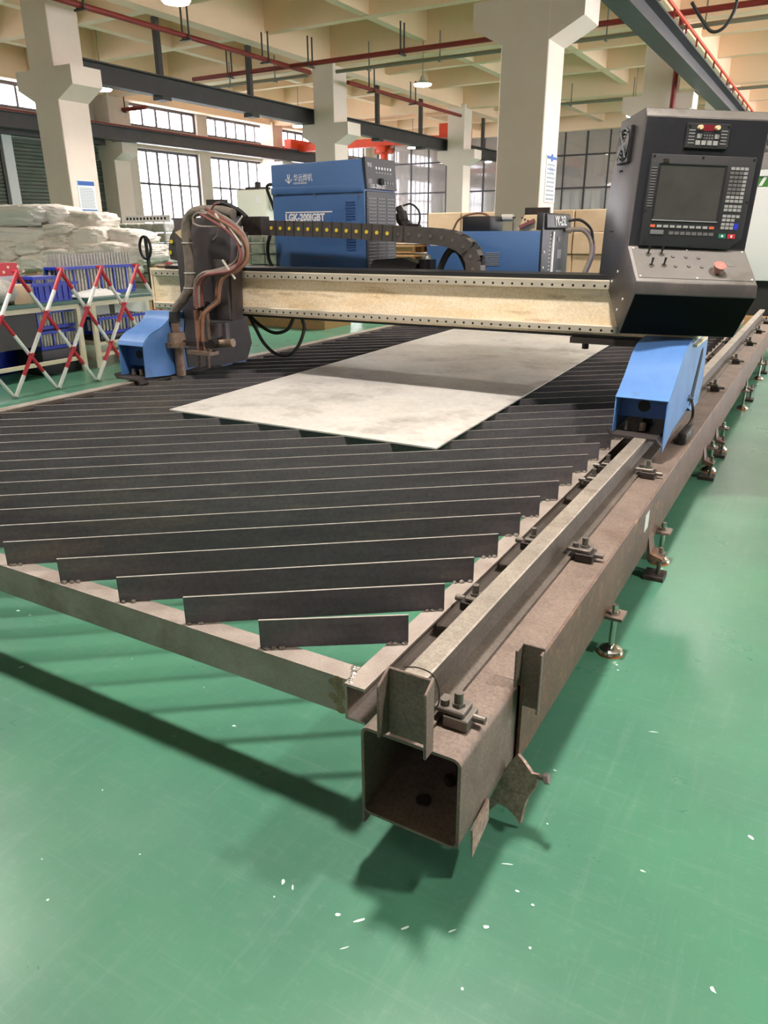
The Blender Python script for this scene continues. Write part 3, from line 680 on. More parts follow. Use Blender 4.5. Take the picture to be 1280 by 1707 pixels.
# sacks, each its own
def sack(x0, x1, y0, y1, yy, lab, seed, mt=M_sack, dep=0.55):
    a = aty(x0, (y0+y1)/2, yy); b = aty(x1, (y0+y1)/2, yy); t = aty((x0+x1)/2, y0, yy); c = aty((x0+x1)/2, y1, yy)
    cx, cz = (a.x+b.x)/2, (t.z+c.z)/2; hx, hz = (b.x-a.x)/2*0.97, (t.z-c.z)/2*1.02
    nu, nv = 56, 30; mb = MB(); vs = []; fs = []; e = lambda w, p: math.copysign(abs(w)**p, w)
    tilt = 0.12*math.sin(seed*2.7); S = Vector((seed*3.1, seed*1.7, seed*0.9))
    for i in range(nv+1):
        th = math.pi*i/nv
        for j in range(nu):
            ph = 2*math.pi*j/nu
            q = Vector((e(math.cos(ph), 0.45)*e(math.sin(th), 0.5), e(math.sin(ph), 0.6)*e(math.sin(th), 0.5), e(math.cos(th), 0.62)))
            n1 = noise.noise(q*1.3+S)
            w_ = Vector((q.x*1.6+q.z*0.8, q.y*1.4, q.z*2.6-q.x*0.7))
            r1 = 1-abs(noise.noise(w_*1.5+S))*2; r2 = 1-abs(noise.noise(w_*3.4+S*2))*2
            pin = max(0, abs(q.x)-0.72)/0.28
            s = 1+0.11*n1+0.12*(r1-0.5)+0.07*(r2-0.5)
            zs_ = 1-0.5*pin*pin
            vs.append((cx+hx*q.x*s, yy+dep*0.5*q.y*s+dep*0.5, cz+hz*q.z*s*zs_+hz*(tilt*q.x+0.12*math.sin(q.x*2.2+seed))))
    for i in range(nv):
        for j in range(nu): fs.append((i*nu+j, (i+1)*nu+j, (i+1)*nu+(j+1) % nu, i*nu+(j+1) % nu))
    mb.add(vs, fs)
    return tag(mb.build('filled_sack', mt, smooth=True, angle=60), lab, 'sack', 'woven sacks in the pile')
SK = [(-45, 60, 343, 379, 7.75, 'topmost long smooth white sack at the left of the pile', M_sackw), (46, 98, 343, 376, 7.95, 'white sack end beside the topmost long sack', M_sackw),
      (86, 160, 353, 391, 8.1, 'crumpled cream sack high in the pile below the notice sheet', M_sack), (-35, 72, 378, 411, 7.7, 'pale sack directly under the topmost long sack', M_sackw),
      (58, 113, 371, 399, 7.85, 'sack with a pointed corner in the second layer', M_sack), (16, 68, 401, 428, 7.6, 'wrinkled sack third layer at left', M_sack),
      (62, 113, 396, 421, 7.75, 'small wrinkled sack in the third layer centre', M_sack), (110, 166, 382, 421, 7.8, 'bulging cream sack in the middle of the pile', M_sack),
      (157, 228, 383, 413, 8.0, 'cream sack at the right end of the second layer', M_sack), (112, 170, 406, 432, 7.65, 'flattened sack under the bulging middle one', M_sack),
      (158, 194, 403, 427, 7.7, 'short sack with a folded corner at the right', M_sack), (189, 241, 410, 441, 7.8, 'rightmost sack sloping down towards the pallet truck', M_sack),
      (57, 117, 416, 440, 7.55, 'sack just above the blue tube racks', M_sack), (23, 68, 427, 455, 7.5, 'lowest visible sack near the red tray', M_sack),
      (-25, 18, 408, 440, 7.55, 'sack at the left picture edge in the third layer', M_sack), (-20, 27, 397, 414, 7.65, 'flat sack end poking out at the left edge', M_sack),
      (64, 130, 434, 462, 7.5, 'sack half hidden behind the tube racks', M_sack), (118, 200, 426, 462, 7.6, 'wide sack behind the right tube racks', M_sack), (-30, 30, 438, 470, 7.45, 'bottom sack behind the red tray', M_sack)]
for i, s_ in enumerate(SK): sack(*s_[:6], i+1, s_[6])
pt = thing('pallet', 'timber pallet stack under the sack pile', 'pallet', (-10.2, 7.95, 0))
for k in range(5): MB().box(-12.9, -8.7, 7.5+0.2*k, 7.6+0.2*k+0.05, 0.62, 0.66).build('deck_board', M_wood, pt)
for x in (-12.8, -10.8, -8.8): MB().box(x-0.06, x+0.06, 7.5, 8.5, 0.0, 0.62).build('block', M_wood, pt)

# silver wrapped goods, pallet truck, cream machine
def wrapped(x0, x1, y0, y1, z1, label):
    t = thing('wrapped_pallet', label, 'pallet load', ((x0+x1)/2, (y0+y1)/2, 0))
    MB().box(x0, x1, y0, y1, 0, 0.14).build('pallet_base', M_wood, t)
    f = None; nx = max(2, int((x1-x0)/0.28)); nz = int((z1-0.14)/0.17)
    for k in range(nz):
        for i in range(nx):
            xa = x0+(x1-x0)*i/nx; dx = (x1-x0)/nx
            if f is None: f = MB().box(xa+0.008, xa+dx-0.008, y0+0.01, y1-0.01, 0.145, 0.30).build('packed_tray', M_film, t, bevel=0.02, seg=1)
            else: dup(f, t, ((x1-x0)*i/nx, 0, k*0.17))
    return t
wrapped(-11.75, -10.15, 10.0, 10.9, 1.671, 'film-wrapped stack of silver parts left of the torch head')
wrapped(-8.75, -7.0, 10.2, 11.0, 1.55, 'film-wrapped stack of silver trays between torch head and power source')
rk = thing('white_display_rack', 'white slotted rack on top of the silver stack', 'rack', (-10.75, 10.22, 1.672))
MB().box(-11.3, -10.2, 10.2, 10.24, 1.672, 1.79).build('back_strip', M_machw, rk)
for k in range(12): MB().cyl((-11.25+0.085*k, 10.199, 1.735), (-11.25+0.085*k, 10.196, 1.735), 0.025, 10).build('slot', M_hole, rk)
fb = thing('fire_hose_box', 'white and red fire cabinet in front of the left window', 'cabinet', (-21.9, 20.0, 1.0))
MB().box(-22.29, -22.05, 20.35, 20.60, 1.05, 1.62).build('cabinet_body', M_machw, fb); MB().box(-22.29, -22.06, 20.05, 20.345, 1.05, 1.62).build('red_door', M_keyred, fb)
pj = thing('pallet_truck', 'black hand pallet truck handle rising beside the sacks', 'pallet truck', (-8.0, 7.4, 0))
hz = aty(242, 413, 7.4); ring = [hz+Vector((0.1*math.cos(2*math.pi*k/16), 0, 0.14*math.sin(2*math.pi*k/16))) for k in range(17)]
MB().tube(ring, 0.018, 8).build('grip_ring', M_rubber, pj, smooth=True)
MB().tube([hz+Vector((0, 0.02, 0.14)), hz+Vector((0.02, 0.02, -0.4)), hz+Vector((0.05, 0.0, -1.1))], 0.024, 8).build('handle_tube', M_rubber, pj, smooth=True)
MB().box(hz.x-0.25, hz.x+0.35, 7.36, 7.48, 0.0, 0.12).build('fork_frame', M_rubber, pj)
cm = thing('cream_machine', 'cream drilling machine with dark top fittings left of the power source', 'machine', (-11.3, 14.2, 0))
MB().box(-11.9, -11.05, 14.0, 14.7, 0.9, 2.38).build('housing', M_machc, cm, bevel=0.04); MB().box(-11.0, -10.7, 14.05, 14.6, 1.95, 2.34).build('side_arm', M_machc, cm, bevel=0.03)
MB().box(-11.7, -11.3, 14.1, 14.5, 2.385, 2.44).build('top_plate', M_iron, cm); MB().cyl((-11.5, 14.3, 2.441), (-11.5, 14.3, 2.55), 0.07, 12).build('top_knob', M_iron, cm)
MB().box(-12.0, -10.6, 13.95, 14.8, 0.0, 0.899).build('pedestal', M_machc, cm, bevel=0.03); MB().box(-11.33, -11.17, 13.995, 13.999, 2.1, 2.25).build('maker_plate', M_ink, cm)

# cartons on pallets behind the gantry
def stack(x0, x1, y0, y1, z1, label, n, rows):
    t = thing('carton_stack', label, 'box stack', ((x0+x1)/2, (y0+y1)/2, 0))
    MB().box(x0-0.05, x1+0.05, y0, y1, 0.0, 0.14).build('pallet', M_wood, t)
    h = (z1-0.14)/rows; f = None
    for k in range(rows):
        for i in range(n):
            xa = x0+(x1-x0)*i/n; w = (x1-x0)/n
            if f is None: f = MB().box(xa+0.006, xa+w-0.006, y0, y1, 0.143, 0.14+h-0.004).build('carton', M_card, t, bevel=0.01, seg=1)
            else: dup(f, t, ((x1-x0)*i/n+random.uniform(-0.004, 0.004), random.uniform(-0.02, 0.02), h*k))
    return t
stack(-6.2, -4.95, 12.3, 13.2, 1.79, 'brown carton stack left of the black tray and cooler', 2, 5)
stack(-4.15, -3.12, 12.3, 13.3, 1.80, 'tall taped carton stack left of the console', 2, 5)
pw = thing('pallet', 'stacked empty timber pallets beside the power source', 'pallet', (-6.9, 12.4, 0))
for k in range(9):
    for y in (12.0, 12.35, 12.7): MB().box(-7.4, -6.35, y, y+0.12, 0.16*k+0.02, 0.16*k+0.12).build('pallet_block', M_wood, pw)
    MB().box(-7.45, -6.3, 11.98, 12.85, 0.16*k+0.121, 0.16*k+0.155).build('pallet_deck', M_wood, pw)
# white machine at the right edge
wm = thing('machine_cabinet', 'large white machine enclosure with a green striped band at the right edge', 'machine', (0.4, 14.7, 0))
MB().box(-1.42, 2.2, 14.0, 15.6, 0.70, 2.12).build('enclosure', M_machw, wm, bevel=0.02)
MB().box(-1.46, 2.25, 13.97, 15.6, 2.27, 2.36).build('top_cap', M_machw, wm); MB().box(-1.42, 2.2, 14.0, 15.6, 2.121, 2.269).build('green_band', M_green, wm)
for k in range(4): MB().add([(-1.36+0.13*k, 13.996, 2.13), (-1.31+0.13*k, 13.996, 2.13), (-1.25+0.13*k, 13.996, 2.26), (-1.30+0.13*k, 13.996, 2.26)], [(0, 1, 2, 3)]).build('white_slash', M_ink, wm)
MB().box(-1.2, 2.0, 14.1, 15.5, 0.14, 0.699).build('plinth', M_rubber, wm)
MB().box(-1.5, 2.1, 13.9, 15.6, 0.0, 0.139).build('timber_skid', M_wood, wm)
# ================================================================== cutting table
ZF, ZS = 0.40, 0.488
tb = thing('cutting_table', 'long steel cutting table with diagonal upright slats', 'cutting table', (-2.53, 6.2, 0))
def cprof(sx, x, w, z0, z1, t=0.008):  # C section in xz, open towards sx
    return [(x, z0), (x+sx*w, z0), (x+sx*w, z0+t), (x+sx*t, z0+t), (x+sx*t, z1-t), (x+sx*w, z1-t), (x+sx*w, z1), (x, z1)]
MB().prism(cprof(1, -0.915, 0.062, 0.29, ZF), 'y', 1.368, 10.75).build('side_channel', M_frame, tb)
MB().prism(cprof(-1, -4.135, 0.062, 0.29, ZF), 'y', 1.368, 10.75).build('side_channel', M_frame, tb)
MB().prism([(1.385, 0.289), (1.452, 0.289), (1.452, 0.297), (1.393, 0.297), (1.393, ZF-0.008), (1.452, ZF-0.008), (1.452, ZF), (1.385, ZF)], 'x', -4.13, -0.917).build('front_channel', M_frame, tb)
MB().box(-4.13, -0.917, 10.68, 10.75, 0.29, ZF).build('rear_channel', M_frame, tb)
for y in (4.3, 7.2, 10.0): MB().box(-4.13, -0.917, y, y+0.06, 0.29, 0.39).build('cross_member', M_frame, tb)
for x in (-4.17, -0.885):
    for y in (4.3, 7.2, 10.0): MB().box(x-0.03, x+0.03, y, y+0.06, 0.0, 0.289).build('leg', M_frame, tb)
nb = Matrix
wb = MB()
for k in range(0, 54):
    yr = 1.63+0.2285*k; xr = -0.867 + random.uniform(-0.004, 0.004)
    if k <= 10: xl, yl = -1.216-0.2845*k, 1.398
    else: xl, yl = -4.195, yr-2.65
    if yr > 10.7: xr -= (yr-10.7)/0.79; yr = 10.7
    if yl > 10.2 or xr < xl+0.3: break
    a = Vector((xl, yl, 0)); b = Vector((xr, yr, 0)); d = (b-a).normalized(); n = Vector((-d.y, d.x, 0))*0.0035
    b2 = MB(); z0 = ZF+0.0005; z1 = ZS+random.uniform(-0.0015, 0.0015)
    P = [a-n, b-n, b+n, a+n]
    vs = [(p.x, p.y, z) for z in (z0, z1) for p in P]
    b2.add(vs, [(0,3,2,1), (0,1,5,4), (1,2,6,5), (2,3,7,6), (3,0,4,7)]); b2.mt(1).add(vs[4:], [(0,1,2,3)])
    b2.build('slat', [M_slat, M_slatedge], tb)
    if k < 16:
        for e, sg in ((b, -1), (a, 1)):
            for q in (0.012, 0.032, 0.05):
                c = e + d*(sg*q*random.uniform(0.8, 1.4)) - n*2.2
                wb.ball((c.x, c.y, ZF+0.003), random.uniform(0.006, 0.010), 6, 4, (1.3, 1, 0.8))
for k in range(9): wb.ball((-0.930+0.0035*k+random.uniform(-0.003, 0.003), 1.445-0.008*k, ZF), random.uniform(0.005, 0.008), 6, 4, (1.3, 1.3, 0.45))
sc = MB()
for k in range(14): sc.ball((-0.948+random.uniform(-0.012, 0.014)+0.010*math.sin(k), 1.3845, 0.295+0.0075*k), random.uniform(0.008, 0.013), 7, 5, (1.5, 0.18, 1.0))
sc.build('weld_scab', mat('scorched_weld', srgb(158, 144, 112), srgb(118, 104, 82), rough=0.7, metal=0.3, scale=60, grain=0.3), tb, kind='stuff', smooth=True)
wb.build('weld_beads', M_weld, tb, kind='stuff', smooth=True)

# sheet of plate lying on the slats
pl = MB(); q = [(-3.335, 3.169), (-1.538, 3.175), (-1.73, 8.7), (-3.50, 8.7)]
pl.hexa([(x, y, ZS+0.002) for x, y in q] + [(x, y, ZS+0.010) for x, y in q])
tag(pl.build('steel_plate', M_plate), 'large grey steel sheet lying on the cutting table slats', 'steel sheet')

# ================================================================== tracks
def rprof(x0, x1, z0, z1, r, n=4):
    out = []
    for cx, cz, a0 in ((x1-r, z1-r, 0), (x0+r, z1-r, 90), (x0+r, z0+r, 180), (x1-r, z0+r, 270)):
        for k in range(n+1): a = R(a0+90*k/n); out.append((cx+r*math.cos(a), cz+r*math.sin(a)))
    return out
def tubeprism(b, x0, x1, z0, z1, y0, y1, r=0.02, t=0.008):
    o = rprof(x0, x1, z0, z1, r); i = rprof(x0+t, x1-t, z0+t, z1-t, max(r-t, 0.004)); n = len(o)
    vs = [(x, y, z) for y in (y0, y1) for x, z in o] + [(x, y, z) for y in (y0, y1) for x, z in i]
    fs = []
    for k in range(n):
        j = (k+1) % n
        fs += [(k, j, n+j, n+k), (2*n+k, 3*n+k, 3*n+j, 2*n+j), (k, 2*n+k, 2*n+j, j), (n+k, n+j, 3*n+j, 3*n+k)]
    b.add(vs, fs)
def raild(xc, zb, zt, hw, fw, y0, y1, parent):
    f = [(-fw, zb), (fw, zb), (fw, zb+0.010), (0.014, zb+0.022), (0.011, zt-0.036), (hw, zt-0.028), (hw, zt-0.004), (hw-0.004, zt), (-hw+0.004, zt), (-hw, zt-0.004), (-hw, zt-0.028), (-0.011, zt-0.036), (-0.014, zb+0.022), (-fw, zb+0.010)]
    o = MB().prism([(xc+a, z) for a, z in f], 'y', y0, y1).build('rail', [M_rail, M_raildark], parent)
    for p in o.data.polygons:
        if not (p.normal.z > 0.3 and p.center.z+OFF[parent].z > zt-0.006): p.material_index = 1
    return o
ZB, ZT = 0.149, 0.405
tr = thing('gantry_track', 'near rusty box beam with a rail on top, right side of the table', 'track', (-0.65, 6.3, 0))
b = MB(); tubeprism(b, -0.781, -0.520, ZB, ZT, 1.232, 1.588); b.build('beam_stub', M_beamtop, tr, smooth=True)
b = MB(); tubeprism(b, -0.781, -0.506, ZB, ZT-0.002, 1.589, 10.95, r=0.008); b.build('box_beam', M_beam, tr, smooth=True)
MB().add([(-0.776, 1.591, ZT-0.0012), (-0.511, 1.591, ZT-0.0012), (-0.511, 10.94, ZT-0.0012), (-0.776, 10.94, ZT-0.0012)], [(0, 1, 2, 3)]).build('dusty_top_face', M_beamtop, tr)
RX, RT = -0.682, 0.53
rl = raild(RX, ZT+0.0005, RT, 0.031, 0.057, 1.25, 10.9, tr)
# rail end stop: upright channel
b = MB(); yb = 1.236; t = 0.007
b.prism([(-0.702, yb), (-0.598, yb), (-0.598, yb-t), (-0.702, yb-t)], 'z', 0.415, 0.592)
b.add([(-0.702, yb, 0.415), (-0.702, 1.185, 0.43), (-0.702, 1.185, 0.566), (-0.702, yb, 0.592), (-0.709, yb, 0.415), (-0.709, 1.185, 0.43), (-0.709, 1.185, 0.566), (-0.709, yb, 0.592)], [(0,1,2,3), (7,6,5,4), (0,4,5,1), (1,5,6,2), (2,6,7,3), (3,7,4,0)])
b.add([(-0.598, yb, 0.405), (-0.592, 1.185, 0.415), (-0.592, 1.185, 0.583), (-0.598, yb, 0.598), (-0.591, yb, 0.405), (-0.585, 1.185, 0.415), (-0.585, 1.185, 0.583), (-0.591, yb, 0.598)], [(0,1,2,3), (7,6,5,4), (0,4,5,1), (1,5,6,2), (2,6,7,3), (3,7,4,0)])
b.build('end_stop_channel', M_beamtop, tr, bevel=0.002, seg=1)
MB().tube(arc([(-0.67, 1.24, 0.597), (-0.63, 1.232, 0.612), (-0.60, 1.24, 0.60), (-0.588, 1.25, 0.56), (-0.59, 1.255, 0.52), (-0.60, 1.25, 0.50)]), 0.0016, 5).build('binding_wire', M_iron, tr)
# upright angle welded on the joint
wt, wl = aty(872, 1072, 1.592), aty(900, 1186, 1.592)
b = MB(); b.box(wt.x, wl.x, 1.592, 1.600, wl.z, wt.z); b.box(wt.x-0.007, wt.x, 1.555, 1.600, ZT+0.001, wt.z-0.004); b.box(wl.x-0.006, wl.x, 1.57, 1.592, wl.z, wt.z-0.008)
b.build('joint_angle', M_beamtop, tr, bevel=0.002, seg=1)
# rail clamps
def clamp(side, y, parent, src=None):
    x = RX+side*0.057
    if src: return dup(src, parent, (0, y-CY0, 0))
    s = side
    def bx(b, a, c, *r): b.box(min(x+s*a, x+s*c), max(x+s*a, x+s*c), *r); return b
    b = bx(MB(), 0.012, 0.075, y-0.035, y+0.035, ZT+0.0005, ZT+0.032).build('clamp_block', M_dull if abs(y-1.36) < 0.02 else M_iron, parent, bevel=0.003, seg=1)
    bx(MB(), -0.015, 0.062, y-0.03, y+0.03, ZT+0.033, ZT+0.047).build('clamp_plate', M_dull, b, bevel=0.003, seg=1)
    MB().cyl((x+s*0.038, y, ZT+0.047), (x+s*0.038, y, ZT+0.055), 0.017, 6).build('hex_nut', M_dull, b)
    MB().cyl((x+s*0.038, y, ZT+0.055), (x+s*0.038, y, ZT+0.082), 0.011, 12).build('bolt_stud', M_dull, b)
    MB().cyl((x+s*0.008, y-0.012, ZT+0.047), (x+s*0.008, y-0.012, ZT+0.062), 0.011, 12).build('set_screw', M_dull, b)
    MB().cyl((x+s*0.075, y+0.005, ZT+0.022), (x+s*0.105, y+0.005, ZT+0.022), 0.010, 12).build('side_bolt', M_dull, b)
    return b
CY0 = 1.36; c0 = clamp(1, CY0, tr)
CY0 = 2.43; c1 = clamp(1, 2.43, tr)
for y in (3.50, 5.8, 7.13, 8.36, 9.4, 10.4): dup(c1, tr, (0, y-2.43, 0))
l1 = clamp(-1, 2.43, tr)
for y in (1.9, 3.25, 3.5, 5.8, 7.13, 8.36): dup(l1, tr, (0, y-2.43, 0))
# levelling feet
def foot(x, y, parent, zp=0.16):
    b = MB().box(-0.515, x+0.035, y-0.035, y+0.045, zp-0.006, zp+0.006).build('foot_bracket', M_beamtop, parent)
    MB().cyl((x, y, 0.034), (x, y, zp-0.006), 0.011, 12).build('threaded_rod', M_chrome, b)
    MB().cyl((x, y, zp+0.006), (x, y, zp+0.017), 0.020, 6).build('lock_nut', M_chrome, b)
    MB().cyl((x, y, zp+0.017), (x, y, zp+0.045), 0.011, 12).build('rod_top', M_chrome, b)
    MB().cyl((x, y, 0.009), (x, y, 0.02), 0.047, 24, 0.043).build('pad_disc', M_chrome, b, smooth=True)
    MB().cyl((x, y, 0.02), (x, y, 0.036), 0.042, 24, 0.016).build('pad_dome', M_chrome, b, smooth=True)
    MB().cyl((x, y, 0.0), (x, y, 0.009), 0.046, 24).build('rubber_ring', M_orange, b)
    return b
f0 = foot(-0.478, 2.53, tr)
for y in (3.47, 5.12, 5.7, 7.2, 8.8): dup(f0, tr, (0, y-2.53, 0))
def gusset(y, parent):
    b = MB().prism([(-0.505, 0.10), (-0.435, 0.10), (-0.435, 0.112), (-0.49, 0.13), (-0.505, 0.21)], 'y', y-0.05, y+0.05).build('anchor_gusset', M_beam, parent)
    MB().cyl((-0.452, y, 0.02), (-0.452, y, 0.15), 0.009, 10).build('anchor_bolt', M_dull, b)
    MB().cyl((-0.452, y, 0.112), (-0.452, y, 0.122), 0.018, 6).build('anchor_nut', M_dull, b)
    MB().box(-0.51, -0.42, y-0.05, y+0.05, 0.0, 0.02).build('anchor_plate', M_iron, b)
    return b
g0 = gusset(3.29, tr)
for y in (4.95, 5.52, 7.6, 9.2): dup(g0, tr, (0, y-3.29, 0))
MB().box(-0.56, -0.5055, 3.37, 3.375, 0.15, 0.30).build('joint_plate', M_beam, tr)
# scraps of lugs at the near end
b = MB(); x0 = -0.515
b.hexa([(x0, 1.30, 0.075), (x0+0.004, 1.30, 0.075), (x0+0.004, 1.40, 0.11), (x0, 1.40, 0.11), (x0, 1.29, 0.165), (x0+0.006, 1.29, 0.165), (x0+0.006, 1.39, 0.185), (x0, 1.39, 0.185)])
b.build('lug_tab', M_slag, tr)
tp = [aty(q[0], q[1], 1.53) for q in ((812, 1340), (830, 1305), (848, 1272), (862, 1258), (874, 1272), (886, 1289), (898, 1292), (893, 1310), (880, 1328), (874, 1344), (869, 1369), (857, 1353), (844, 1341), (830, 1336), (818, 1346))]
b = MB(); n = len(tp); v = [p+Vector((0, 0.06*(p.z-0.2), 0)) for p in tp]; b.add(v+[p+Vector((0.004, 0.008, 0)) for p in v], [tuple(range(n)), tuple(range(2*n-1, n-1, -1))]+[(i, (i+1) % n, n+(i+1) % n, n+i) for i in range(n)])
tl = b.build('torn_lug_plate', M_slag, tr)
pb = aty(890, 1297, 1.53); MB().cyl(pb+Vector((-0.01, 0.01, 0)), pb+Vector((0.035, 0, 0.012)), 0.008, 10).build('lug_bolt', M_dull, tl); MB().cyl(pb+Vector((0.028, 0, 0.01)), pb+Vector((0.04, 0, 0.014)), 0.014, 6).build('lug_bolt_head', M_dull, tl)
ph = aty(855, 1333, 1.528); MB().cyl(ph+Vector((0, -0.002, 0)), ph+Vector((0.0, 0.0005, 0)), 0.008, 8).build('torn_hole', M_hole, tl)
MB().box(-0.782, -0.776, 1.233, 1.26, 0.115, 0.16).build('lug_tab', M_beamtop, tr)
for q in ((0.665-0.0, 0), (0.6, 0.05)):
    pass
MB().cyl((-0.63, 1.42, ZB+0.008), (-0.63, 1.42, ZB+0.03), 0.014, 12).build('inner_bolt', M_iron, tr); MB().cyl((-0.66, 1.33, ZB+0.008), (-0.66, 1.33, ZB+0.014), 0.02, 12).build('inner_washer', M_iron, tr)
MB().box(-0.5055, -0.5045, 3.10, 3.18, 0.28, 0.36).build('white_paint_mark', M_wht, tr)  # weathered white paint mark on the beam side
# left track
tl2 = thing('gantry_track', 'far box beam with a rail on top, left side of the table', 'track', (-4.34, 6.3, 0))
b = MB(); tubeprism(b, -4.47, -4.205, ZB, ZT-0.03, 1.232, 10.95, r=0.012); b.build('box_beam', M_beam, tl2, smooth=True)
LX, LT = -4.285, 0.488
raild(LX, ZT-0.0295, LT, 0.042, 0.057, 1.25, 10.9, tl2)
for y in (2.0, 5.0, 8.0, 10.8): MB().box(-4.44, -4.24, y-0.06, y+0.06, 0.0, ZB-0.001).build('floor_pad', M_iron, tl2)

# ================================================================== gantry
GY = 4.35
ga = thing('cutting_gantry', 'cream gantry beam with perforated guide rails on blue end carriages', 'gantry', (-2.55, 4.5, 0.45))
MB().box(-4.60, -0.56, GY+0.004, GY+0.30, 0.935, 1.238).build('beam', M_cream, ga, bevel=0.006, seg=1)
MB().box(-4.58, -0.985, GY-0.034, GY+0.003, 1.188, 1.238).build('upper_guide_rail', M_brushed, ga, bevel=0.005, seg=1)
MB().box(-4.58, -0.985, GY-0.034, GY+0.003, 0.949, 0.993).build('lower_guide_rail', M_brushed, ga, bevel=0.005, seg=1)
MB().box(-4.45, -0.58, GY-0.005, GY+0.25, 1.2385, 1.262).build('rack_cover', M_black, ga)
MB().box(-4.45, -0.58, GY+0.01, GY+0.28, 0.92, 0.9345).build('underside_strip', M_black, ga)
for nm_, z in (('upper', 1.207), ('lower', 0.967)):
    b = MB(); x = -4.52
    while x < -1.0:
        b.cyl((x, GY-0.0335, z), (x, GY-0.0347, z), 0.0075, 8); x += 0.0605
    b.build('bolt_holes', M_hole, ga, kind='stuff')
MB().box(-4.62, -4.601, GY+0.0, GY+0.3, 0.93, 1.245).build('end_plate', M_cream, ga)
MB().ball((-4.5, GY+0.02, 1.262), 0.05, 10, 6, (1.6, 0.8, 0.4)).build('greasy_end_clip', M_brass, ga, smooth=True)
# right carriage
def carriage(x0, x1, zlow, inner, par):
    w = x1-x0
    c = MB(); top = [(3.76, 0.712), (3.82, 0.742), (3.90, 0.79), (3.97, 0.84), (4.04, 0.892), (4.12, 0.925), (4.22, 0.94), (4.345, 0.945)]
    if inner:
        raw = [atx(u_, v_, x1) for u_, v_ in ((238, 579), (240, 572), (243, 567), (252, 557), (268, 547), (276, 539), (282, 531), (285, 521))]
        top = [(p.y, p.z) for p in arc(raw, 3)] + [(4.33, 0.93)]
    a = [(x0, y, z) for y, z in top]; b_ = [(x1, y, z) for y, z in top]
    cov = c.sheet(a, b_, (0, -0.002, 0.005)).build('cover_hood', M_blue, par, smooth=True)
    for x in (x0, x1-0.006):
        s = MB(); yb = 4.93
        prof = [(top[0][0]-0.006, zlow-(0.075 if (x > x0 and not inner) else -0.01)), (top[0][0]+0.003, top[0][1]-0.002)] + [(y, z-0.002) for y, z in top[1:-1]] + [(4.34, 0.932), (4.90, 0.932), (yb+0.03, 0.62), (yb-0.06, zlow-0.03), (4.60, zlow-0.03), (4.45, zlow+0.02), (4.0, zlow-0.01)]
        s.prism(prof, 'x', x, x+0.006).build('side_plate', M_blue, par, bevel=0.001, seg=1)
        if inner and x > x0: MB().prism([(4.22, 0.91), (4.18, 0.75), (4.20, zlow+0.02), (4.6, zlow-0.02), (yb-0.04, zlow-0.02), (yb+0.035, 0.62), (4.905, 0.925)], 'x', x+0.0065, x+0.012).build('dark_skirt', M_blacksteel, par)  # separate darker sheet over the rear of the blue side plate
    MB().box(x0+0.007, x1-0.007, 3.85, 3.86, zlow+0.075, 0.735).build('front_bulkhead', M_bluedark, par)
    MB().cyl((x0+0.5*w, 3.849, 0.665), (x0+0.5*w, 3.845, 0.665), 0.03, 16).build('bulkhead_port', M_hole, par)
    MB().prism([(x0-0.01, zlow+0.03), (x0+0.01, zlow+0.005), (x1-0.03, zlow+0.002), (x1, zlow-0.03), (x1-0.012, zlow-0.04), (x1-0.04, zlow-0.01), (x0+0.005, zlow-0.008), (x0-0.018, zlow+0.022)], 'y', 3.72, 4.75).build('base_pan', M_blacksteel, par)
    for yy in (4.05, 4.68): MB().cyl((x0+0.10, yy, zlow+0.055), (x0+0.15, yy, zlow+0.055), 0.055, 16).build('wheel', M_dull, par)
    MB().cyl((x0+0.055, 3.84, zlow+0.008), (x0+0.055, 3.84, zlow+0.05), 0.02, 10, 0.012).build('guide_roller', M_dull, par)
    MB().cyl((x0+0.13, 3.85, zlow+0.008), (x0+0.13, 3.85, zlow+0.05), 0.018, 10).build('guide_roller', M_brass, par)
    MB().box(x0-0.02, x1+0.02, 4.33, 4.72, 0.905, 0.9195).build('mount_plate', M_cream, par)
    return cov
carriage(-0.83, -0.575, RT-0.0, False, ga)
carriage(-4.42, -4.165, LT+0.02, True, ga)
MB().prism([(4.50, 0.55), (4.60, 0.58), (4.76, 0.80), (4.74, 0.85), (4.69, 0.84), (4.50, 0.62)], 'x', -0.5748, -0.572).build('slot_opening', M_hole, ga)
MB().cyl((-0.576, 4.43, 0.61), (-0.548, 4.43, 0.61), 0.02, 10).build('adjuster_knob', M_chrome, ga)
MB().tube(arc([(-0.56, 4.43, 0.61), (-0.54, 4.40, 0.56), (-0.54, 4.42, 0.50), (-0.55, 4.36, 0.46)]), 0.008, 6).build('cleaner_strip', M_iron, ga)
MB().box(-0.565, -0.52, 4.15, 4.40, 0.412, 0.47).build('rail_sweeper', M_iron, ga, bevel=0.006)
MB().box(-1.25, -0.84, GY-0.02, GY+0.1, 0.885, 0.9195).build('limit_bracket', M_iron, ga); MB().cyl((-1.17, GY+0.03, 0.85), (-1.17, GY+0.03, 0.885), 0.02, 8).build('limit_stud', M_iron, ga)
MB().box(-4.0, -1.1, GY+0.301, 5.75, 1.13, 1.165).build('rear_platform', M_black, ga)
MB().prism([(-2.95, 1.166), (-2.55, 1.166), (-2.50, 1.29), (-2.62, 1.325), (-2.85, 1.31)], 'y', 4.80, 4.92).build('drive_housing', M_black, ga)
MB().cyl((-2.45, 4.86, 1.166), (-2.45, 4.86, 1.315), 0.06, 16).build('drive_motor', M_black, ga); MB().ball((-2.46, 4.86, 1.32), 0.035, 10, 6).build('motor_cap', M_tie, ga)
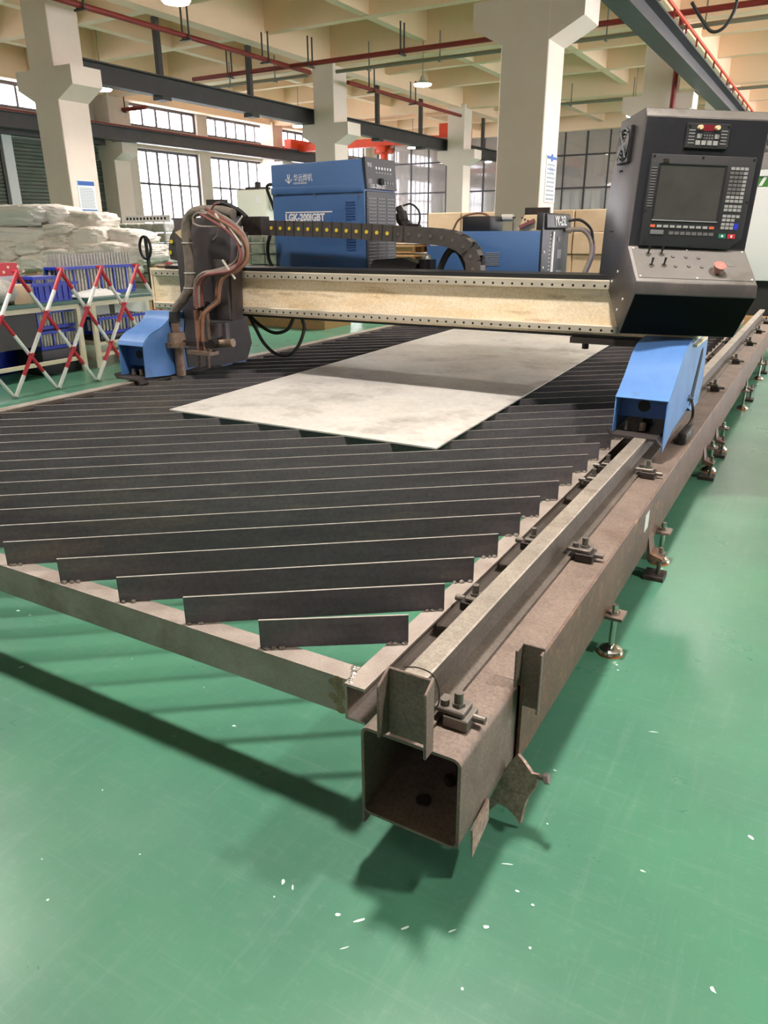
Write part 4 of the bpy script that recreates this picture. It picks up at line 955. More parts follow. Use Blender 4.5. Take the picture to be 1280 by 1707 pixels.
MB().tube(arc([(-2.36, 4.80, 1.17), (-2.28, 4.80, 1.34), (-2.22, 4.80, 1.385), (-2.16, 4.80, 1.34), (-2.08, 4.80, 1.17)]), 0.024, 8).build('hose_elbow', M_rubber, ga, smooth=True)
def px(pts, y): return [aty(a, b_, y) for a, b_ in pts]
for i, pts in enumerate([((412, 521), (425, 535), (445, 550), (462, 555), (480, 548), (490, 528)), ((412, 521), (425, 545), (440, 572), (460, 590), (482, 592), (498, 575), (507, 548), (503, 530))]):
    MB().tube(arc(px(pts, 4.5)), 0.013, 8).build('hanging_hose', M_rubber, ga, smooth=True)

# ================================================================== torch carriage
tc = thing('torch_carriage', 'sooty torch head with hoses and two torches at the left of the gantry', 'torch carriage', (-4.0, 4.15, 0.55))
P = lambda a, b_, y=4.2: aty(a, b_, y)
q = [P(305, 531), P(388, 535), P(377, 362), P(288, 363)]
b = MB(); v = [Vector((q[0].x, 4.20, q[0].z)), Vector((q[1].x, 4.20, q[1].z)), Vector((q[2].x+0.03, 4.20, q[2].z)), Vector((q[3].x, 4.20, q[3].z))]
bk = b.add(v+[p+Vector((0, 0.12, 0)) for p in v], [(0,1,2,3), (7,6,5,4), (0,4,5,1), (1,5,6,2), (2,6,7,3), (3,7,4,0)]).build('back_panel', M_torchpl, tc, bevel=0.006)
MB().box(q[1].x-0.12, q[1].x-0.002, 4.17, 4.199, q[1].z+0.01, q[1].z+0.42).build('slide_cover', M_torchpl, bk, bevel=0.004)
a0 = P(344, 345); a1 = P(375, 365); MB().box(a0.x, a1.x, 4.22, 4.36, a1.z, a0.z).build('motor_box', M_iron, tc, bevel=0.008)
a0 = P(355, 333, 4.3); MB().box(a0.x-0.03, a0.x+0.10, 4.26, 4.34, a0.z-0.10, a0.z).build('terminal_block', M_iron, tc)
a0 = P(376, 362, 4.45); a1 = P(440, 392, 4.45); MB().box(a0.x, a1.x, 4.42, 4.52, a1.z, a0.z).build('chain_mount', M_iron, tc)
a0 = P(396, 377, 4.18); a1 = P(406, 391, 4.18); MB().box(a0.x, a1.x, 4.165, 4.18, a1.z, a0.z).build('valve_tag', M_panel, tc); a2 = P(401, 398, 4.2); MB().box(a2.x-0.03, a2.x+0.04, 4.19, 4.23, a2.z-0.07, a2.z+0.04).build('solenoid_valve', M_iron, tc)
lc = [P(*c_, 4.34) for c_ in ((290, 380), (283, 395), (281, 415), (284, 432), (300, 436), (302, 385))]
n = len(lc); MB().add(lc+[p+Vector((0, 0.08, 0)) for p in lc], [tuple(range(n)), tuple(range(2*n-1, n-1, -1))]+[(i, (i+1) % n, n+(i+1) % n, n+i) for i in range(n)]).build('lift_chain_guard', M_chain, tc)
for c_ in ((286, 403), (285, 421)):
    p = P(*c_, 4.338); MB().cyl(p, p+Vector((0, -0.006, 0)), 0.014, 12).build('yellow_pin', M_yellow, tc)
p = P(300, 387, 4.19); MB().add([p+Vector(d_) for d_ in ((-0.05, 0, 0), (0.05, 0, 0.03), (0.06, 0, 0.0), (0.05, 0, -0.05), (0, 0, -0.04), (-0.05, 0.02, 0), (0.05, 0.02, 0.03), (0.06, 0.02, 0.0), (0.05, 0.02, -0.05), (0, 0.02, -0.04))], [(0,1,2,3,4), (9,8,7,6,5)]+[(i, (i+1) % 5, 5+(i+1) % 5, 5+i) for i in range(5)]).build('bent_bracket', M_knob, tc)
# main grey sleeve hose
sl = px([(372, 356), (350, 351), (330, 352), (315, 362), (310, 382), (312, 405), (315, 430), (316, 455), (315, 480), (306, 498), (295, 512), (290, 524)], 4.10)
sl = [p+Vector((0, 0.10 if i < 2 else 0, 0)) for i, p in enumerate(sl)]
MB().tube(arc(sl, 5), 0.034, 12).build('sleeve_hose', M_sleeve, tc, smooth=True)
for i in (5, 7, 8): MB().tube([sl[i]+Vector((0.037*math.cos(t_), -0.037*math.sin(t_), 0)) for t_ in [k*math.pi/4 for k in range(9)]], 0.004, 5).build('cable_tie', M_tie, tc)
# bundle of gas hoses
base = [(338, 352), (355, 362), (372, 372), (390, 386), (401, 402), (405, 420), (401, 436), (388, 447)]
tailA = [(365, 453), (345, 457), (334, 468), (331, 485), (332, 512)]
tailB = [(372, 455), (361, 466), (357, 485), (355, 502), (343, 512), (332, 524), (329, 545), (329, 568)]
for i, (mt_, dx, dy, dz, tl_) in enumerate([(M_hosegrey, 0, 0, 0, tailA), (M_hosered, 5, -4, 0.02, tailA), (M_hosegrey, -6, -3, 0.03, tailA), (M_hosebrown, 8, 3, -0.02, tailB), (M_hosered, -4, 5, -0.03, tailA), (M_hosebrown, 3, 8, 0.045, tailB), (M_hosegrey, 8, -6, 0.05, tailB)]):
    pts = [(a+dx, b_+dy) for a, b_ in base] + [(a+dx*1.1, b_+dy*0.5) for a, b_ in tl_]
    MB().tube(arc([P(a, b_, 4.06+dz+0.008*math.sin(k+i)) for k, (a, b_) in enumerate(pts)], 5), 0.0115, 8).build('gas_hose', mt_, tc, smooth=True)
for c_ in ((371, 372), (393, 392), (383, 449)):
    p = P(*c_, 4.04); MB().bar(p+Vector((-0.05, -0.01, 0.06)), p+Vector((0.05, -0.01, -0.06)), 0.010, 0.010).build('cable_tie', M_tie, tc)
for pts, r_, mt_, y_ in (([(322, 372), (322, 362), (330, 355), (345, 357)], 0.007, M_hosegrey, 4.03), ([(322, 372), (332, 377), (352, 378), (372, 378)], 0.007, M_hosegrey, 4.03), ([(350, 354), (358, 341), (368, 338), (382, 342), (400, 352), (411, 362)], 0.014, M_rubber, 4.25), ([(374, 354), (390, 355), (404, 358)], 0.016, M_rubber, 4.28), ([(348, 356), (357, 342), (366, 338)], 0.006, M_hosered, 4.1), ([(404, 360), (397, 370), (390, 378)], 0.005, M_tie, 4.12), ([(363, 384), (361, 393), (355, 400)], 0.005, M_hosegrey, 4.12), ([(403, 398), (408, 405), (414, 412), (410, 400), (412, 388)], 0.007, M_rubber, 4.15)):
    MB().tube(arc(px(pts, y_)), r_, 7).build('thin_cable', mt_, tc, smooth=True)
for c_ in ((384, 400), (383, 416)):
    p = P(*c_, 4.24); MB().box(p.x-0.03, p.x+0.02, 4.22, 4.26, p.z-0.03, p.z+0.03).build('white_connector', M_tie, tc)
# plasma torch
p = P(290, 524, 4.08); x, z = p.x, p.z
def tz(b_): return P(292, b_, 4.08).z
x2 = P(297, 600, 4.08).x
MB().cyl((x, 4.08, tz(536)), (x, 4.08, z+0.02), 0.042, 14, 0.034).build('torch_collar', M_rubber, tc)
MB().cyl((x, 4.08, tz(554)), (x, 4.08, tz(536)), 0.034, 14).build('torch_neck', M_brass, tc)
MB().cyl((x, 4.08, tz(569)), (x, 4.08, tz(554)), 0.075, 18, 0.06).build('torch_body', M_brass, tc, smooth=True)
MB().cyl((x, 4.08, tz(577)), (x, 4.08, tz(569)), 0.095, 20).build('clamp_flange', M_brass, tc)
MB().cyl((x+0.01, 4.08, tz(624)), (x+0.01, 4.08, tz(577)), 0.036, 14).build('torch_barrel', M_brass, tc, smooth=True)
MB().cyl((x+0.01, 4.08, ZS+0.035), (x+0.01, 4.08, tz(624)), 0.016, 12, 0.036).build('nozzle', M_iron, tc)
MB().bar((x, 4.09, tz(570)), (x+0.32, 4.12, tz(570)), 0.05, 0.035).build('torch_arm', M_iron, tc)
# flame torches
for xx in (331, 340, 349):
    c_ = P(xx, 560, 4.1); zt_ = P(xx, 532, 4.1).z; zb_ = P(xx, 590, 4.1).z
    MB().cyl((c_.x, 4.10, zb_+0.02), (c_.x, 4.10, zt_+0.06), 0.012 if xx != 331 else 0.02, 10).build('gas_pipe', M_brass if xx != 331 else M_hosebrown, tc)
c_ = P(335, 590, 4.1); MB().box(c_.x-0.09, c_.x+0.13, 4.05, 4.15, c_.z, c_.z+0.025).build('torch_bracket', M_brass, tc)
for xx, zz in ((333, 612), (346, 613)):
    c1_ = P(xx, 592, 4.1); c2_ = P(xx, zz, 4.1); MB().cyl((c1_.x, 4.1, c2_.z), (c1_.x, 4.1, c1_.z), 0.012, 10, 0.016).build('flame_nozzle', M_brass, tc)
c_ = P(341, 575, 4.12); MB().cyl((c_.x-0.03, 4.12, c_.z), (c_.x+0.26, 4.14, c_.z+0.03), 0.03, 12).build('valve_body', M_brass, tc); MB().cyl((c_.x+0.12, 4.06, c_.z+0.02), (c_.x+0.12, 4.18, c_.z+0.02), 0.035, 12).build('valve_knob', M_iron, tc)
c_ = P(328, 512, 4.12); MB().cyl((c_.x, 4.14, c_.z), (c_.x+0.09, 4.14, c_.z+0.01), 0.032, 12).build('regulator', M_iron, tc); MB().ball((c_.x, 4.12, c_.z+0.07), 0.03, 10, 6).build('regulator_knob', M_dull, tc, smooth=True)
MB().box(P(330, 0, 4.15).x, P(368, 560, 4.15).x, 4.16, 4.199, P(340, 575, 4.15).z, q[0].z-0.005).build('lower_slide', M_torchpl, tc)
c_ = P(357, 548, 4.14); MB().box(c_.x-0.05, c_.x+0.06, 4.12, 4.159, c_.z-0.05, c_.z+0.04).build('slide_block', M_torchpl, tc)

# ================================================================== cable chain
ch = thing('cable_chain', 'grey nylon cable drag chain with yellow pins along the gantry', 'cable chain', (-3.0, 4.72, 1.26))
CYc = 4.70
top = px([(416, 379), (480, 381), (540, 383), (600, 386), (660, 390), (705, 393), (735, 396), (757, 402), (775, 414), (786, 432), (789, 455)], CYc)
path = arc(top, 12); L = [0]
for i in range(1, len(path)): L.append(L[-1]+(path[i]-path[i-1]).length)
pitch = 0.083; nlk = int(L[-1]/pitch); fl = None
def along(s):
    for i in range(1, len(L)):
        if L[i] >= s: t_ = (s-L[i-1])/(L[i]-L[i-1]); return path[i-1].lerp(path[i], t_), (path[i]-path[i-1]).normalized()
    return path[-1], (path[-1]-path[-2]).normalized()
for k in range(nlk+1):
    p, d = along(k*pitch+pitch/2); ang = math.atan2(-d.z, d.x)
    if fl is None:
        b = MB()
        for yy in (0, 0.088): b.prism([(-0.047, -0.052), (0.047, -0.052), (0.047, 0.052), (-0.047, 0.052)], 'y', yy, yy+0.008)
        b.mt(1).box(-0.02, 0.02, 0.0081, 0.0879, 0.040, 0.050); b.box(-0.02, 0.02, 0.0081, 0.0879, -0.05, -0.04)
        me_o = b
        o = bpy.data.objects.new('chain_link', bpy.data.meshes.new('chain_link')); me = o.data
        me.from_pydata([list(v_) for v_ in b.v], [], b.f); me.materials.append(M_chain); me.materials.append(M_dull); me.polygons.foreach_set('material_index', b.m)
        col.objects.link(o); o.parent = ch; fl = o
        bpin = MB().cyl((0, -0.004, 0), (0, -0.0003, 0), 0.013, 10)
        pinm = bpy.data.meshes.new('link_pin'); pinm.from_pydata([list(v_) for v_ in bpin.v], [], bpin.f)
        pinm.materials.append(M_yellow)
        ping = pinm.copy(); ping.materials.clear(); ping.materials.append(M_dull)
    else:
        o = fl.copy(); col.objects.link(o); o.parent = ch
    o.location = p-OFF[ch]; o.rotation_euler = (0, ang, 0); OFF[o] = OFF[ch]
    pn = bpy.data.objects.new('link_pin', pinm if k < 15 else ping); col.objects.link(pn); pn.parent = o
# ================================================================== plasma power source
PY = 4.95
ps = thing('plasma_power_source', 'tall blue plasma power source with black front and white lettering', 'power source', (-3.42, 5.17, 1.166))
x0, x1, y0, y1, z0, z1 = -3.845, -3.0, PY, 5.41, 1.1665, 1.985
MB().prism([(x0, z0), (x1-0.012, z0), (x1-0.012, z1-0.2), (x1-0.04, z1), (x0, z1-0.01)], 'y', y0, y1).build('cabinet', M_psblue, ps, bevel=0.008)
MB().box(x0-0.002, x1-0.018, y0-0.010, y0-0.0005, 1.765, 1.815).build('waist_ridge', M_psblue, ps, bevel=0.004)
for c_ in (460, 525, 598):
    p = aty(c_, 325, y0-0.011); MB().cyl(p, p+Vector((0, -0.005, 0)), 0.008, 8).build('ridge_screw', M_dull, ps)
MB().box(x1-0.011, x1, y0+0.012, y1-0.012, z0+0.02, z1-0.21).build('front_grille_panel', M_psfront, ps, bevel=0.004, seg=1)
fp = MB().add([(x1-0.010, y0+0.01, z1-0.20), (x1-0.010, y1-0.01, z1-0.20), (x1-0.036, y1-0.01, z1+0.008), (x1-0.036, y0+0.01, z1+0.008), (x1+0.006, y0+0.01, z1-0.20), (x1+0.006, y1-0.01, z1-0.20), (x1-0.012, y1-0.01, z1+0.012), (x1-0.012, y0+0.01, z1+0.012)],
              [(0,1,2,3), (7,6,5,4), (0,4,5,1), (1,5,6,2), (2,6,7,3), (3,7,4,0)]).build('control_fascia', M_psfront, ps, bevel=0.003, seg=1)
fl = None
for c_ in range(3):
    for k in range(22):
        if fl is None: fl = MB().box(x1+0.0002, x1+0.006, y0+0.03, y0+0.145, z0+0.06, z0+0.067).build('louvre', M_grill, ps)
        else: dup(fl, ps, (0, c_*0.135, k*0.0235))
fx = lambda dy, dz: Vector((x1+0.005-dz*0.085, y0+dy, z1-0.20+dz))
kn = None
for j in range(6):
    p = fx(0.16+0.042*j, 0.145); MB().cyl(p, p+Vector((0.004, 0, 0)), 0.010, 10).build('indicator', M_ink, fp); p = fx(0.16+0.042*j, 0.115); MB().box(p.x-0.002, p.x+0.003, p.y-0.010, p.y+0.010, p.z-0.004, p.z+0.004).build('toggle', M_key, fp)
p = fx(0.21, 0.055); MB().cyl(p, p+Vector((0.02, 0, 0)), 0.024, 14).build('dial', M_hole, fp)
for j in range(4): p = fx(0.27+0.04*j, 0.05); MB().cyl(p, p+Vector((0.005, 0, 0)), 0.012, 10).build('small_dial', M_grill, fp)
p = fx(0.06, 0.05); MB().box(p.x-0.003, p.x+0.002, p.y-0.025, p.y+0.03, p.z-0.02, p.z+0.02).build('meter', M_grill, fp)
text('maker_name', '华远', frame(fx(0.035, 0.15)+Vector((0.003, 0, 0)), (0, 1, 0), (-0.085, 0, 1)), 0.032, M_ink, fp)
text('model_name', 'LGK-200IGBT', frame(fx(0.05, 0.008)+Vector((0.003, 0, 0)), (0, 1, 0), (-0.085, 0, 1)), 0.04, M_ink, fp)
def sidet(name, body, a, b_, hpx, sx=1.0, bold=0.0, mt_=M_ink, par=ps, yy=None):
    yy = y0-0.0008 if yy is None else yy
    p = aty(a, b_, yy); q_ = aty(a, b_-hpx, yy)
    return text(name, body, frame(p, (1, 0, 0), (0, 0, 1)), (q_.z-p.z)/0.70, mt_, par, bold=bold, sx=sx)
sidet('maker_name', '华远焊机', 489, 302, 9.5, sx=0.78)
sidet('maker_name_latin', 'HUAYUAN WELDER', 489, 307.5, 3.2, sx=0.72)
sidet('model_name', 'LGK-200IGBT', 476, 368.5, 11.5, sx=0.88, bold=0.003)
sidet('maker_origin', 'HUAYUAN·CHINA', 516, 432, 4.2, sx=0.95, mt_=M_grill)
for b_ in (354.5, 373.5):
    p = aty(476, b_, y0); q_ = aty(554, b_, y0); MB().box(p.x, q_.x, y0-0.0015, y0-0.0005, p.z-0.004, p.z+0.004).build('text_rule', M_ink, ps)
lg = MB(); c_ = aty(481, 298, y0); u_ = 0.004
def sq(x, z, w, h): lg.box(c_.x+x*u_-w*u_/2, c_.x+x*u_+w*u_/2, y0-0.0015, y0-0.0004, c_.z+z*u_-h*u_/2, c_.z+z*u_+h*u_/2)
sq(-2, 3, 1.6, 9); sq(2, 3, 1.6, 9); sq(0, 2, 3, 1.5); sq(0, -4, 1.6, 9)
lg.add([(c_.x+a*u_, y0-0.0012, c_.z+b_*u_) for a, b_ in ((-8, 0), (0, -6), (8, 0), (8, -2), (0, -9), (-8, -2))], [(0, 5, 4, 1), (1, 4, 3, 2)])
lg.build('maker_logo', M_ink, ps)
vl = None
for a_ in (0.0, -0.215):
    for k in range(7):
        if vl is None:
            p = aty(576, 336, y0); q_ = aty(592, 336, y0); vl = MB().box(p.x, q_.x, y0-0.004, y0-0.0005, p.z-0.009, p.z).build('side_vent', M_bluedark, ps)
        else: dup(vl, ps, (0, 0, a_-k*0.019))
MB().tube(arc(px([(450, 392), (446, 410), (448, 432), (458, 452)], 4.9)), 0.014, 8).build('rear_cable', M_rubber, ps, smooth=True)
MB().tube(arc(px([(458, 308), (448, 308), (445, 315), (452, 335), (457, 350)], 5.1)), 0.012, 8).build('rear_cable', M_rubber, ps, smooth=True)
gh = thing('welding_gun_hook', 'dark torch gun and looped lead hanging beside the power source front', 'torch gun', (-2.95, 5.5, 1.5))
pts = px([(664, 345), (668, 355), (672, 370), (682, 378), (700, 380)], 5.6)
MB().tube(arc(pts), [0.03]*6+[0.05]*6+[0.045]*6+[0.03]*7, 8).build('gun_body', M_iron, gh, smooth=True)
MB().tube(arc(px([(672, 343), (685, 340), (697, 350), (700, 365), (696, 378)], 5.6)), 0.008, 6).build('looped_lead', M_rubber, gh, smooth=True)
MB().box(pts[0].x-0.05, pts[0].x, 5.44, 5.56, 1.2, pts[0].z).build('hook_post', M_iron, gh)

# ================================================================== water cooler
wc = thing('water_cooler', 'low blue water cooler with black front panel at the right of the gantry', 'cooler', (-2.1, 5.38, 1.166))
cx0, cx1, cy0, cy1 = -2.58, -1.715, 5.1, 5.66
MB().box(cx0, cx1-0.012, cy0, cy1, 1.1665, 1.495).build('cabinet', M_psblue, wc, bevel=0.008)
ff = MB().prism([(cx1-0.011, 1.1665), (cx1+0.006, 1.1665), (cx1+0.002, 1.605), (cx1-0.045, 1.61), (cx1-0.045, 1.5), (cx1-0.011, 1.5)], 'y', cy0-0.004, cy1+0.02).build('front_panel', M_psfront, wc, bevel=0.004)
MB().prism([(cx1+0.004, 1.50), (cx1+0.022, 1.515), (cx1+0.016, 1.60), (cx1+0.003, 1.604)], 'y', cy0+0.03, cy1).build('panel_hood', M_black, ff, bevel=0.003)
text('model_name', 'YK-25L', frame((cx1+0.025, cy0+0.18, 1.53), (0, 1, 0), (-0.05, 0, 1)), 0.085, M_ink, ff, bold=0.002)
MB().box(cx1+0.005, cx1+0.012, cy0+0.20, cy0+0.235, 1.18, 1.49).build('level_gauge', M_ink, ff)
b = MB()
for k in range(12): b.box(cx1+0.004, cx1+0.0075, cy0+0.14, cy0+0.17, 1.19+0.025*k, 1.195+0.025*k)
b.build('gauge_ticks', M_ink, ff, kind='stuff')
for z_, w_ in ((1.44, 0.03), (1.34, 0.06), (1.19, 0.08)): MB().box(cx1+0.004, cx1+0.008, cy0+0.32, cy0+0.32+w_*1.6, z_-w_*0.5, z_+w_*0.5).build('panel_label', M_grill, ff)
for z_ in (1.26, 1.36): MB().cyl((cx1+0.006, cy0+0.03, z_), (cx1+0.012, cy0+0.03, z_), 0.008, 8).build('panel_screw', M_ink, ff)
vl = None
for k in range(10):
    p = aty(810, 421, cy0); q_ = aty(832, 421, cy0)
    if vl is None: vl = MB().box(p.x, q_.x, cy0-0.004, cy0-0.0005, p.z-0.004, p.z).build('side_vent', M_key, wc)
    elif k*0.0135 < 0.10: dup(vl, wc, (0, 0, -k*0.0115))
p = aty(718, 410, cy0); MB().box(cx0+0.03, cx0+0.15, cy0-0.0015, cy0-0.0003, 1.40, 1.43).build('white_label', M_ink, wc)
for i, (mt_, dy_) in enumerate(((M_keyblue, 0.0), (M_hosegrey, 0.03), (M_hosered, 0.06))):
    MB().tube(arc([(cx1+0.004, cy1-0.10+dy_, 1.50), (cx1+0.09, cy1+0.03+dy_, 1.50), (cx1+0.15, cy1+0.06+dy_, 1.44), (cx1+0.17, cy1+0.05+dy_, 1.33), (cx1+0.13, cy1+0.02+dy_, 1.18)]), 0.014, 8).build('cooling_hose', (M_hosegrey, M_bluedark, M_hosered)[i], wc, smooth=True)
MB().tube(arc([(cx1+0.01, cy1-0.06, 1.56), (cx1+0.08, cy1+0.03, 1.565), (cx1+0.15, cy1+0.08, 1.50), (cx1+0.17, cy1+0.09, 1.40)]), 0.01, 8).build('front_lead', M_rubber, wc, smooth=True)
# things on the cooler
p = aty(770, 386, 5.2); q_ = aty(817, 360, 5.2)
tag(MB().box(p.x, q_.x, 5.2, 5.45, 1.4955, q_.z).build('black_tray', M_black, bevel=0.006), 'black plastic tray standing on the left of the cooler', 'tray')
tag(MB().tube(arc(px([(755, 384), (765, 366), (785, 357), (806, 356), (820, 366), (828, 382)], 5.5)), 0.008, 6).build('wire_loop', M_hosebrown, smooth=True), 'thin brown wire arching over the black tray', 'wire')
ib = thing('instrument_box', 'cream sloping instrument box on top of the cooler', 'instrument box', (-1.85, 5.45, 1.4955))
p = aty(862, 380, 5.3); q_ = aty(908, 357, 5.3)
MB().prism([(p.x, 1.4955), (q_.x-0.0, 1.4955), (q_.x, 1.60), (p.x+0.05, 1.60)], 'y', 5.3, 5.5).build('sloped_case', M_knob, ib, bevel=0.004)
k_ = aty(868, 360, 5.298)
MB().bar(aty(866, 379, 5.28), aty(891, 367, 5.28), 0.022, 0.022).build('red_lever', M_hosered, ib)
for a_ in (870, 875, 880): pp = aty(a_, 362+0.5*(a_-868), 5.296); MB().cyl(pp, pp+Vector((0, -0.003, 0)), 0.006, 8).build('case_stud', M_iron, ib)
p = aty(882, 358, 5.6); q_ = aty(923, 346, 5.6)
MB().box(p.x, q_.x, 5.505, 5.53, 1.60, q_.z).build('back_board', M_iron, ib)
rb_ = thing('paper_roll', 'small cream roll on a spindle left of the instrument box', 'roll', (-2.0, 5.5, 1.4955))
p = aty(837, 363, 5.45); q_ = aty(855, 361, 5.45); MB().cyl((p.x, 5.45, p.z), (q_.x, 5.45, p.z), 0.024, 14).build('roll_body', M_tie, rb_, smooth=True)
MB().cyl((p.x-0.05, 5.45, p.z), (q_.x+0.02, 5.45, p.z), 0.006, 8).build('spindle', M_iron, rb_); MB().box(q_.x+0.004, q_.x+0.014, 5.44, 5.46, 1.4955, p.z).build('spindle_post', M_dull, rb_)

# ================================================================== control console
th, ro = R(30), R(2.4)
W0 = Vector((math.cos(th), math.sin(th), 0)); D = Vector((-math.sin(th), math.cos(th), 0)); U0 = Vector((0, 0, 1))
W = W0*math.cos(ro)-U0*math.sin(ro); U = U0*math.cos(ro)+W0*math.sin(ro)
O = aty(1013, 482, 4.33)
CT = Matrix.Identity(4)
for i in range(3): CT[i][0] = W[i]; CT[i][1] = D[i]; CT[i][2] = U[i]
CT.translation = O
cs = thing('control_console', 'charcoal control console with screen, keypad and sloping switch panel on the gantry', 'control console', (O.x+0.3, O.y, O.z-0.21))
WD = 0.607
pf = [(-0.303, -0.204), (-0.466, 0.011), (-0.456, 0.070), (-0.245, 0.229), (-0.25, 0.826), (-0.215, 0.867), (0.165, 0.850), (0.240, 0.414), (0.212, 0.032), (0.0, 0.0)]
n = len(pf); b = MB(CT); vs = [(s, d, u) for s in (0, WD) for d, u in pf]
b.mt(0).add(vs, [tuple(range(n)), tuple(range(2*n-1, n-1, -1))])
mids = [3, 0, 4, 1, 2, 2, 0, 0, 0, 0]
for i in range(n): b.mt(mids[i]).add([vs[i], vs[(i+1) % n], vs[n+(i+1) % n], vs[n+i]], [(0, 1, 2, 3)])
bmv = b.v
cabm = b.build('cabinet', [M_console, M_confront, M_panel, M_condark, M_panel], cs)
bm = bmesh.new(); bm.from_mesh(cabm.data); bmesh.ops.remove_doubles(bm, verts=bm.verts, dist=1e-5); bmesh.ops.recalc_face_normals(bm, faces=bm.faces)
bmesh.ops.bevel(bm, geom=list(bm.edges), offset=0.004, segments=2, profile=0.5, affect='EDGES', clamp_overlap=True); bm.to_mesh(cabm.data); bm.free()
cabm.data.polygons.foreach_set('use_smooth', [True]*len(cabm.data.polygons)); cabm.data.set_sharp_from_angle(angle=R(35))
def cb(s0, s1, u0, u1, t, d=-0.2502): return MB(CT).box(s0, s1, d-t, d, u0, u1)
# screws on the side
def sidedot(d, u, r_, name='side_screw', mt_=M_ink): MB(CT).cyl((0.0, d, u), (-0.004, d, u), r_, 10).build(name, mt_, cs)
for d_, u_ in ((-0.14, 0.10), (-0.06, 0.045), (-0.29, -0.03), (-0.22, -0.09)): sidedot(d_, u_, 0.007)
for d_ in (0.03, 0.06): sidedot(d_, 0.60, 0.005, 'side_hole', M_hole)
for d_ in (0.045, 0.075, 0.1): sidedot(d_, 0.30, 0.004, 'side_hole', M_hole)
# fan guard
fg = MB(CT).box(-0.02, -0.0005, -0.095, 0.093, 0.632, 0.806).build('fan_guard', M_black, cs, bevel=0.004, seg=1)
MB(CT).cyl((-0.0205, 0, 0.719), (-0.021, 0, 0.719), 0.078, 24).build('fan_opening', M_hole, fg)
for r_ in (0.024, 0.042, 0.060, 0.077):
    MB(CT).tube([(-0.024, r_*math.cos(2*math.pi*k/24), 0.719+r_*math.sin(2*math.pi*k/24)) for k in range(25)], 0.0035, 6).build('guard_ring', M_grill, fg, smooth=True)
for k in range(4): a_ = math.pi/4+k*math.pi/2; MB(CT).bar((-0.026, 0.012*math.cos(a_), 0.719+0.012*math.sin(a_)), (-0.026, 0.09*math.cos(a_), 0.719+0.09*math.sin(a_)), 0.006, 0.006, up=(1, 0, 0)).build('guard_spoke', M_grill, fg)
MB(CT).cyl((-0.022, 0, 0.719), (-0.028, 0, 0.719), 0.02, 12).build('guard_hub', M_grill, fg)
# height controller
hc = cb(0.202, 0.413, 0.690, 0.802, 0.012).build('height_controller', M_psfront, cs, bevel=0.003, seg=1)
dh = -0.2623
for s_, u_ in ((0.212, 0.793), (0.403, 0.793), (0.212, 0.699), (0.403, 0.699)): MB(CT).cyl((s_, dh, u_), (s_, dh-0.005, u_), 0.006, 10).build('corner_screw', M_chrome, hc)
cb(0.272, 0.335, 0.768, 0.795, 0.002, dh).build('red_readout', M_led, hc)
for s_ in (0.262, 0.346): MB(CT).cyl((s_, dh, 0.782), (s_, dh-0.022, 0.782), 0.012, 16, 0.010).build('cream_knob', M_knob, hc, smooth=True)
for s_, u_ in ((0.256, 0.735), (0.342, 0.735), (0.252, 0.706), (0.281, 0.706), (0.310, 0.706), (0.339, 0.706)): cb(s_, s_+0.022, u_, u_+0.02, 0.003, dh).build('controller_key', M_key, hc)
b = MB(CT)
for k in range(5):
    b.box(0.214, 0.244, dh-0.001, dh, 0.712+0.014*k, 0.716+0.014*k); b.box(0.372, 0.402, dh-0.001, dh, 0.712+0.014*k, 0.716+0.014*k)
for k in range(4):
    for j in range(2): b.box(0.288+0.013*k, 0.294+0.013*k, dh-0.001, dh, 0.735+0.012*j, 0.739+0.012*j)
b.build('printed_legend', M_key, hc, kind='stuff')
# display unit
b = MB(CT); pts = [(0.047, 0.236), (0.506, 0.231), (0.566, 0.285), (0.566, 0.660), (0.048, 0.660)]
b.add([(s, d, u) for d in (-0.2503, -0.272) for s, u in pts], [tuple(range(5)), tuple(range(9, 4, -1))]+[(i, (i+1) % 5, 5+(i+1) % 5, 5+i) for i in range(5)])
du = b.build('display_unit', M_bezel, cs, bevel=0.004)
dd_ = -0.2722
b = MB(CT); b.add([(s, d, u) for s, d, u in ((0.088, dd_-0.003, 0.356), (0.428, dd_-0.003, 0.356), (0.428, dd_-0.003, 0.618), (0.088, dd_-0.003, 0.618), (0.099, dd_+0.0, 0.368), (0.416, dd_+0.0, 0.368), (0.416, dd_+0.0, 0.608), (0.099, dd_+0.0, 0.608))], [(0,1,5,4), (1,2,6,5), (2,3,7,6), (3,0,4,7)])
b.build('screen_surround', M_black, du)
MB(CT).box(0.099, 0.416, dd_-0.0006, dd_+0.0005, 0.368, 0.608).build('screen', M_screen, du)
MB(CT).box(0.092, 0.424, dd_-0.0045, dd_-0.0032, 0.3565, 0.3605).build('screen_lip', M_key, du)
MB(CT).box(0.104, 0.135, dd_-0.003, dd_-0.0004, 0.622, 0.640).build('maker_badge', M_chrome, du, bevel=0.001, seg=1)
b = MB(CT)
for k in range(15): b.box(0.056, 0.082, dd_-0.002, dd_+0.0, 0.42+0.0125*k, 0.426+0.0125*k)
b.build('vent_ribs', M_keydark, du, kind='stuff')
for s_, u_ in ((0.060, 0.650), (0.553, 0.647), (0.30, 0.65), (0.054, 0.40), (0.556, 0.455), (0.31, 0.243), (0.07, 0.25)): MB(CT).cyl((s_, dd_+0.0005, u_), (s_, dd_-0.002, u_), 0.006, 10).build('bezel_screw', M_hole, du)
for k in range(10): MB(CT).box(0.090+0.0333*k, 0.114+0.0333*k, dd_-0.003, dd_-0.0003, 0.325, 0.337).build('function_key', M_keyor if k in (0, 9) else M_key, du)
b = MB(CT)
for k in range(8): b.box(0.189+0.0292*k, 0.212+0.0292*k, dd_-0.002, dd_-0.0003, 0.293, 0.308)
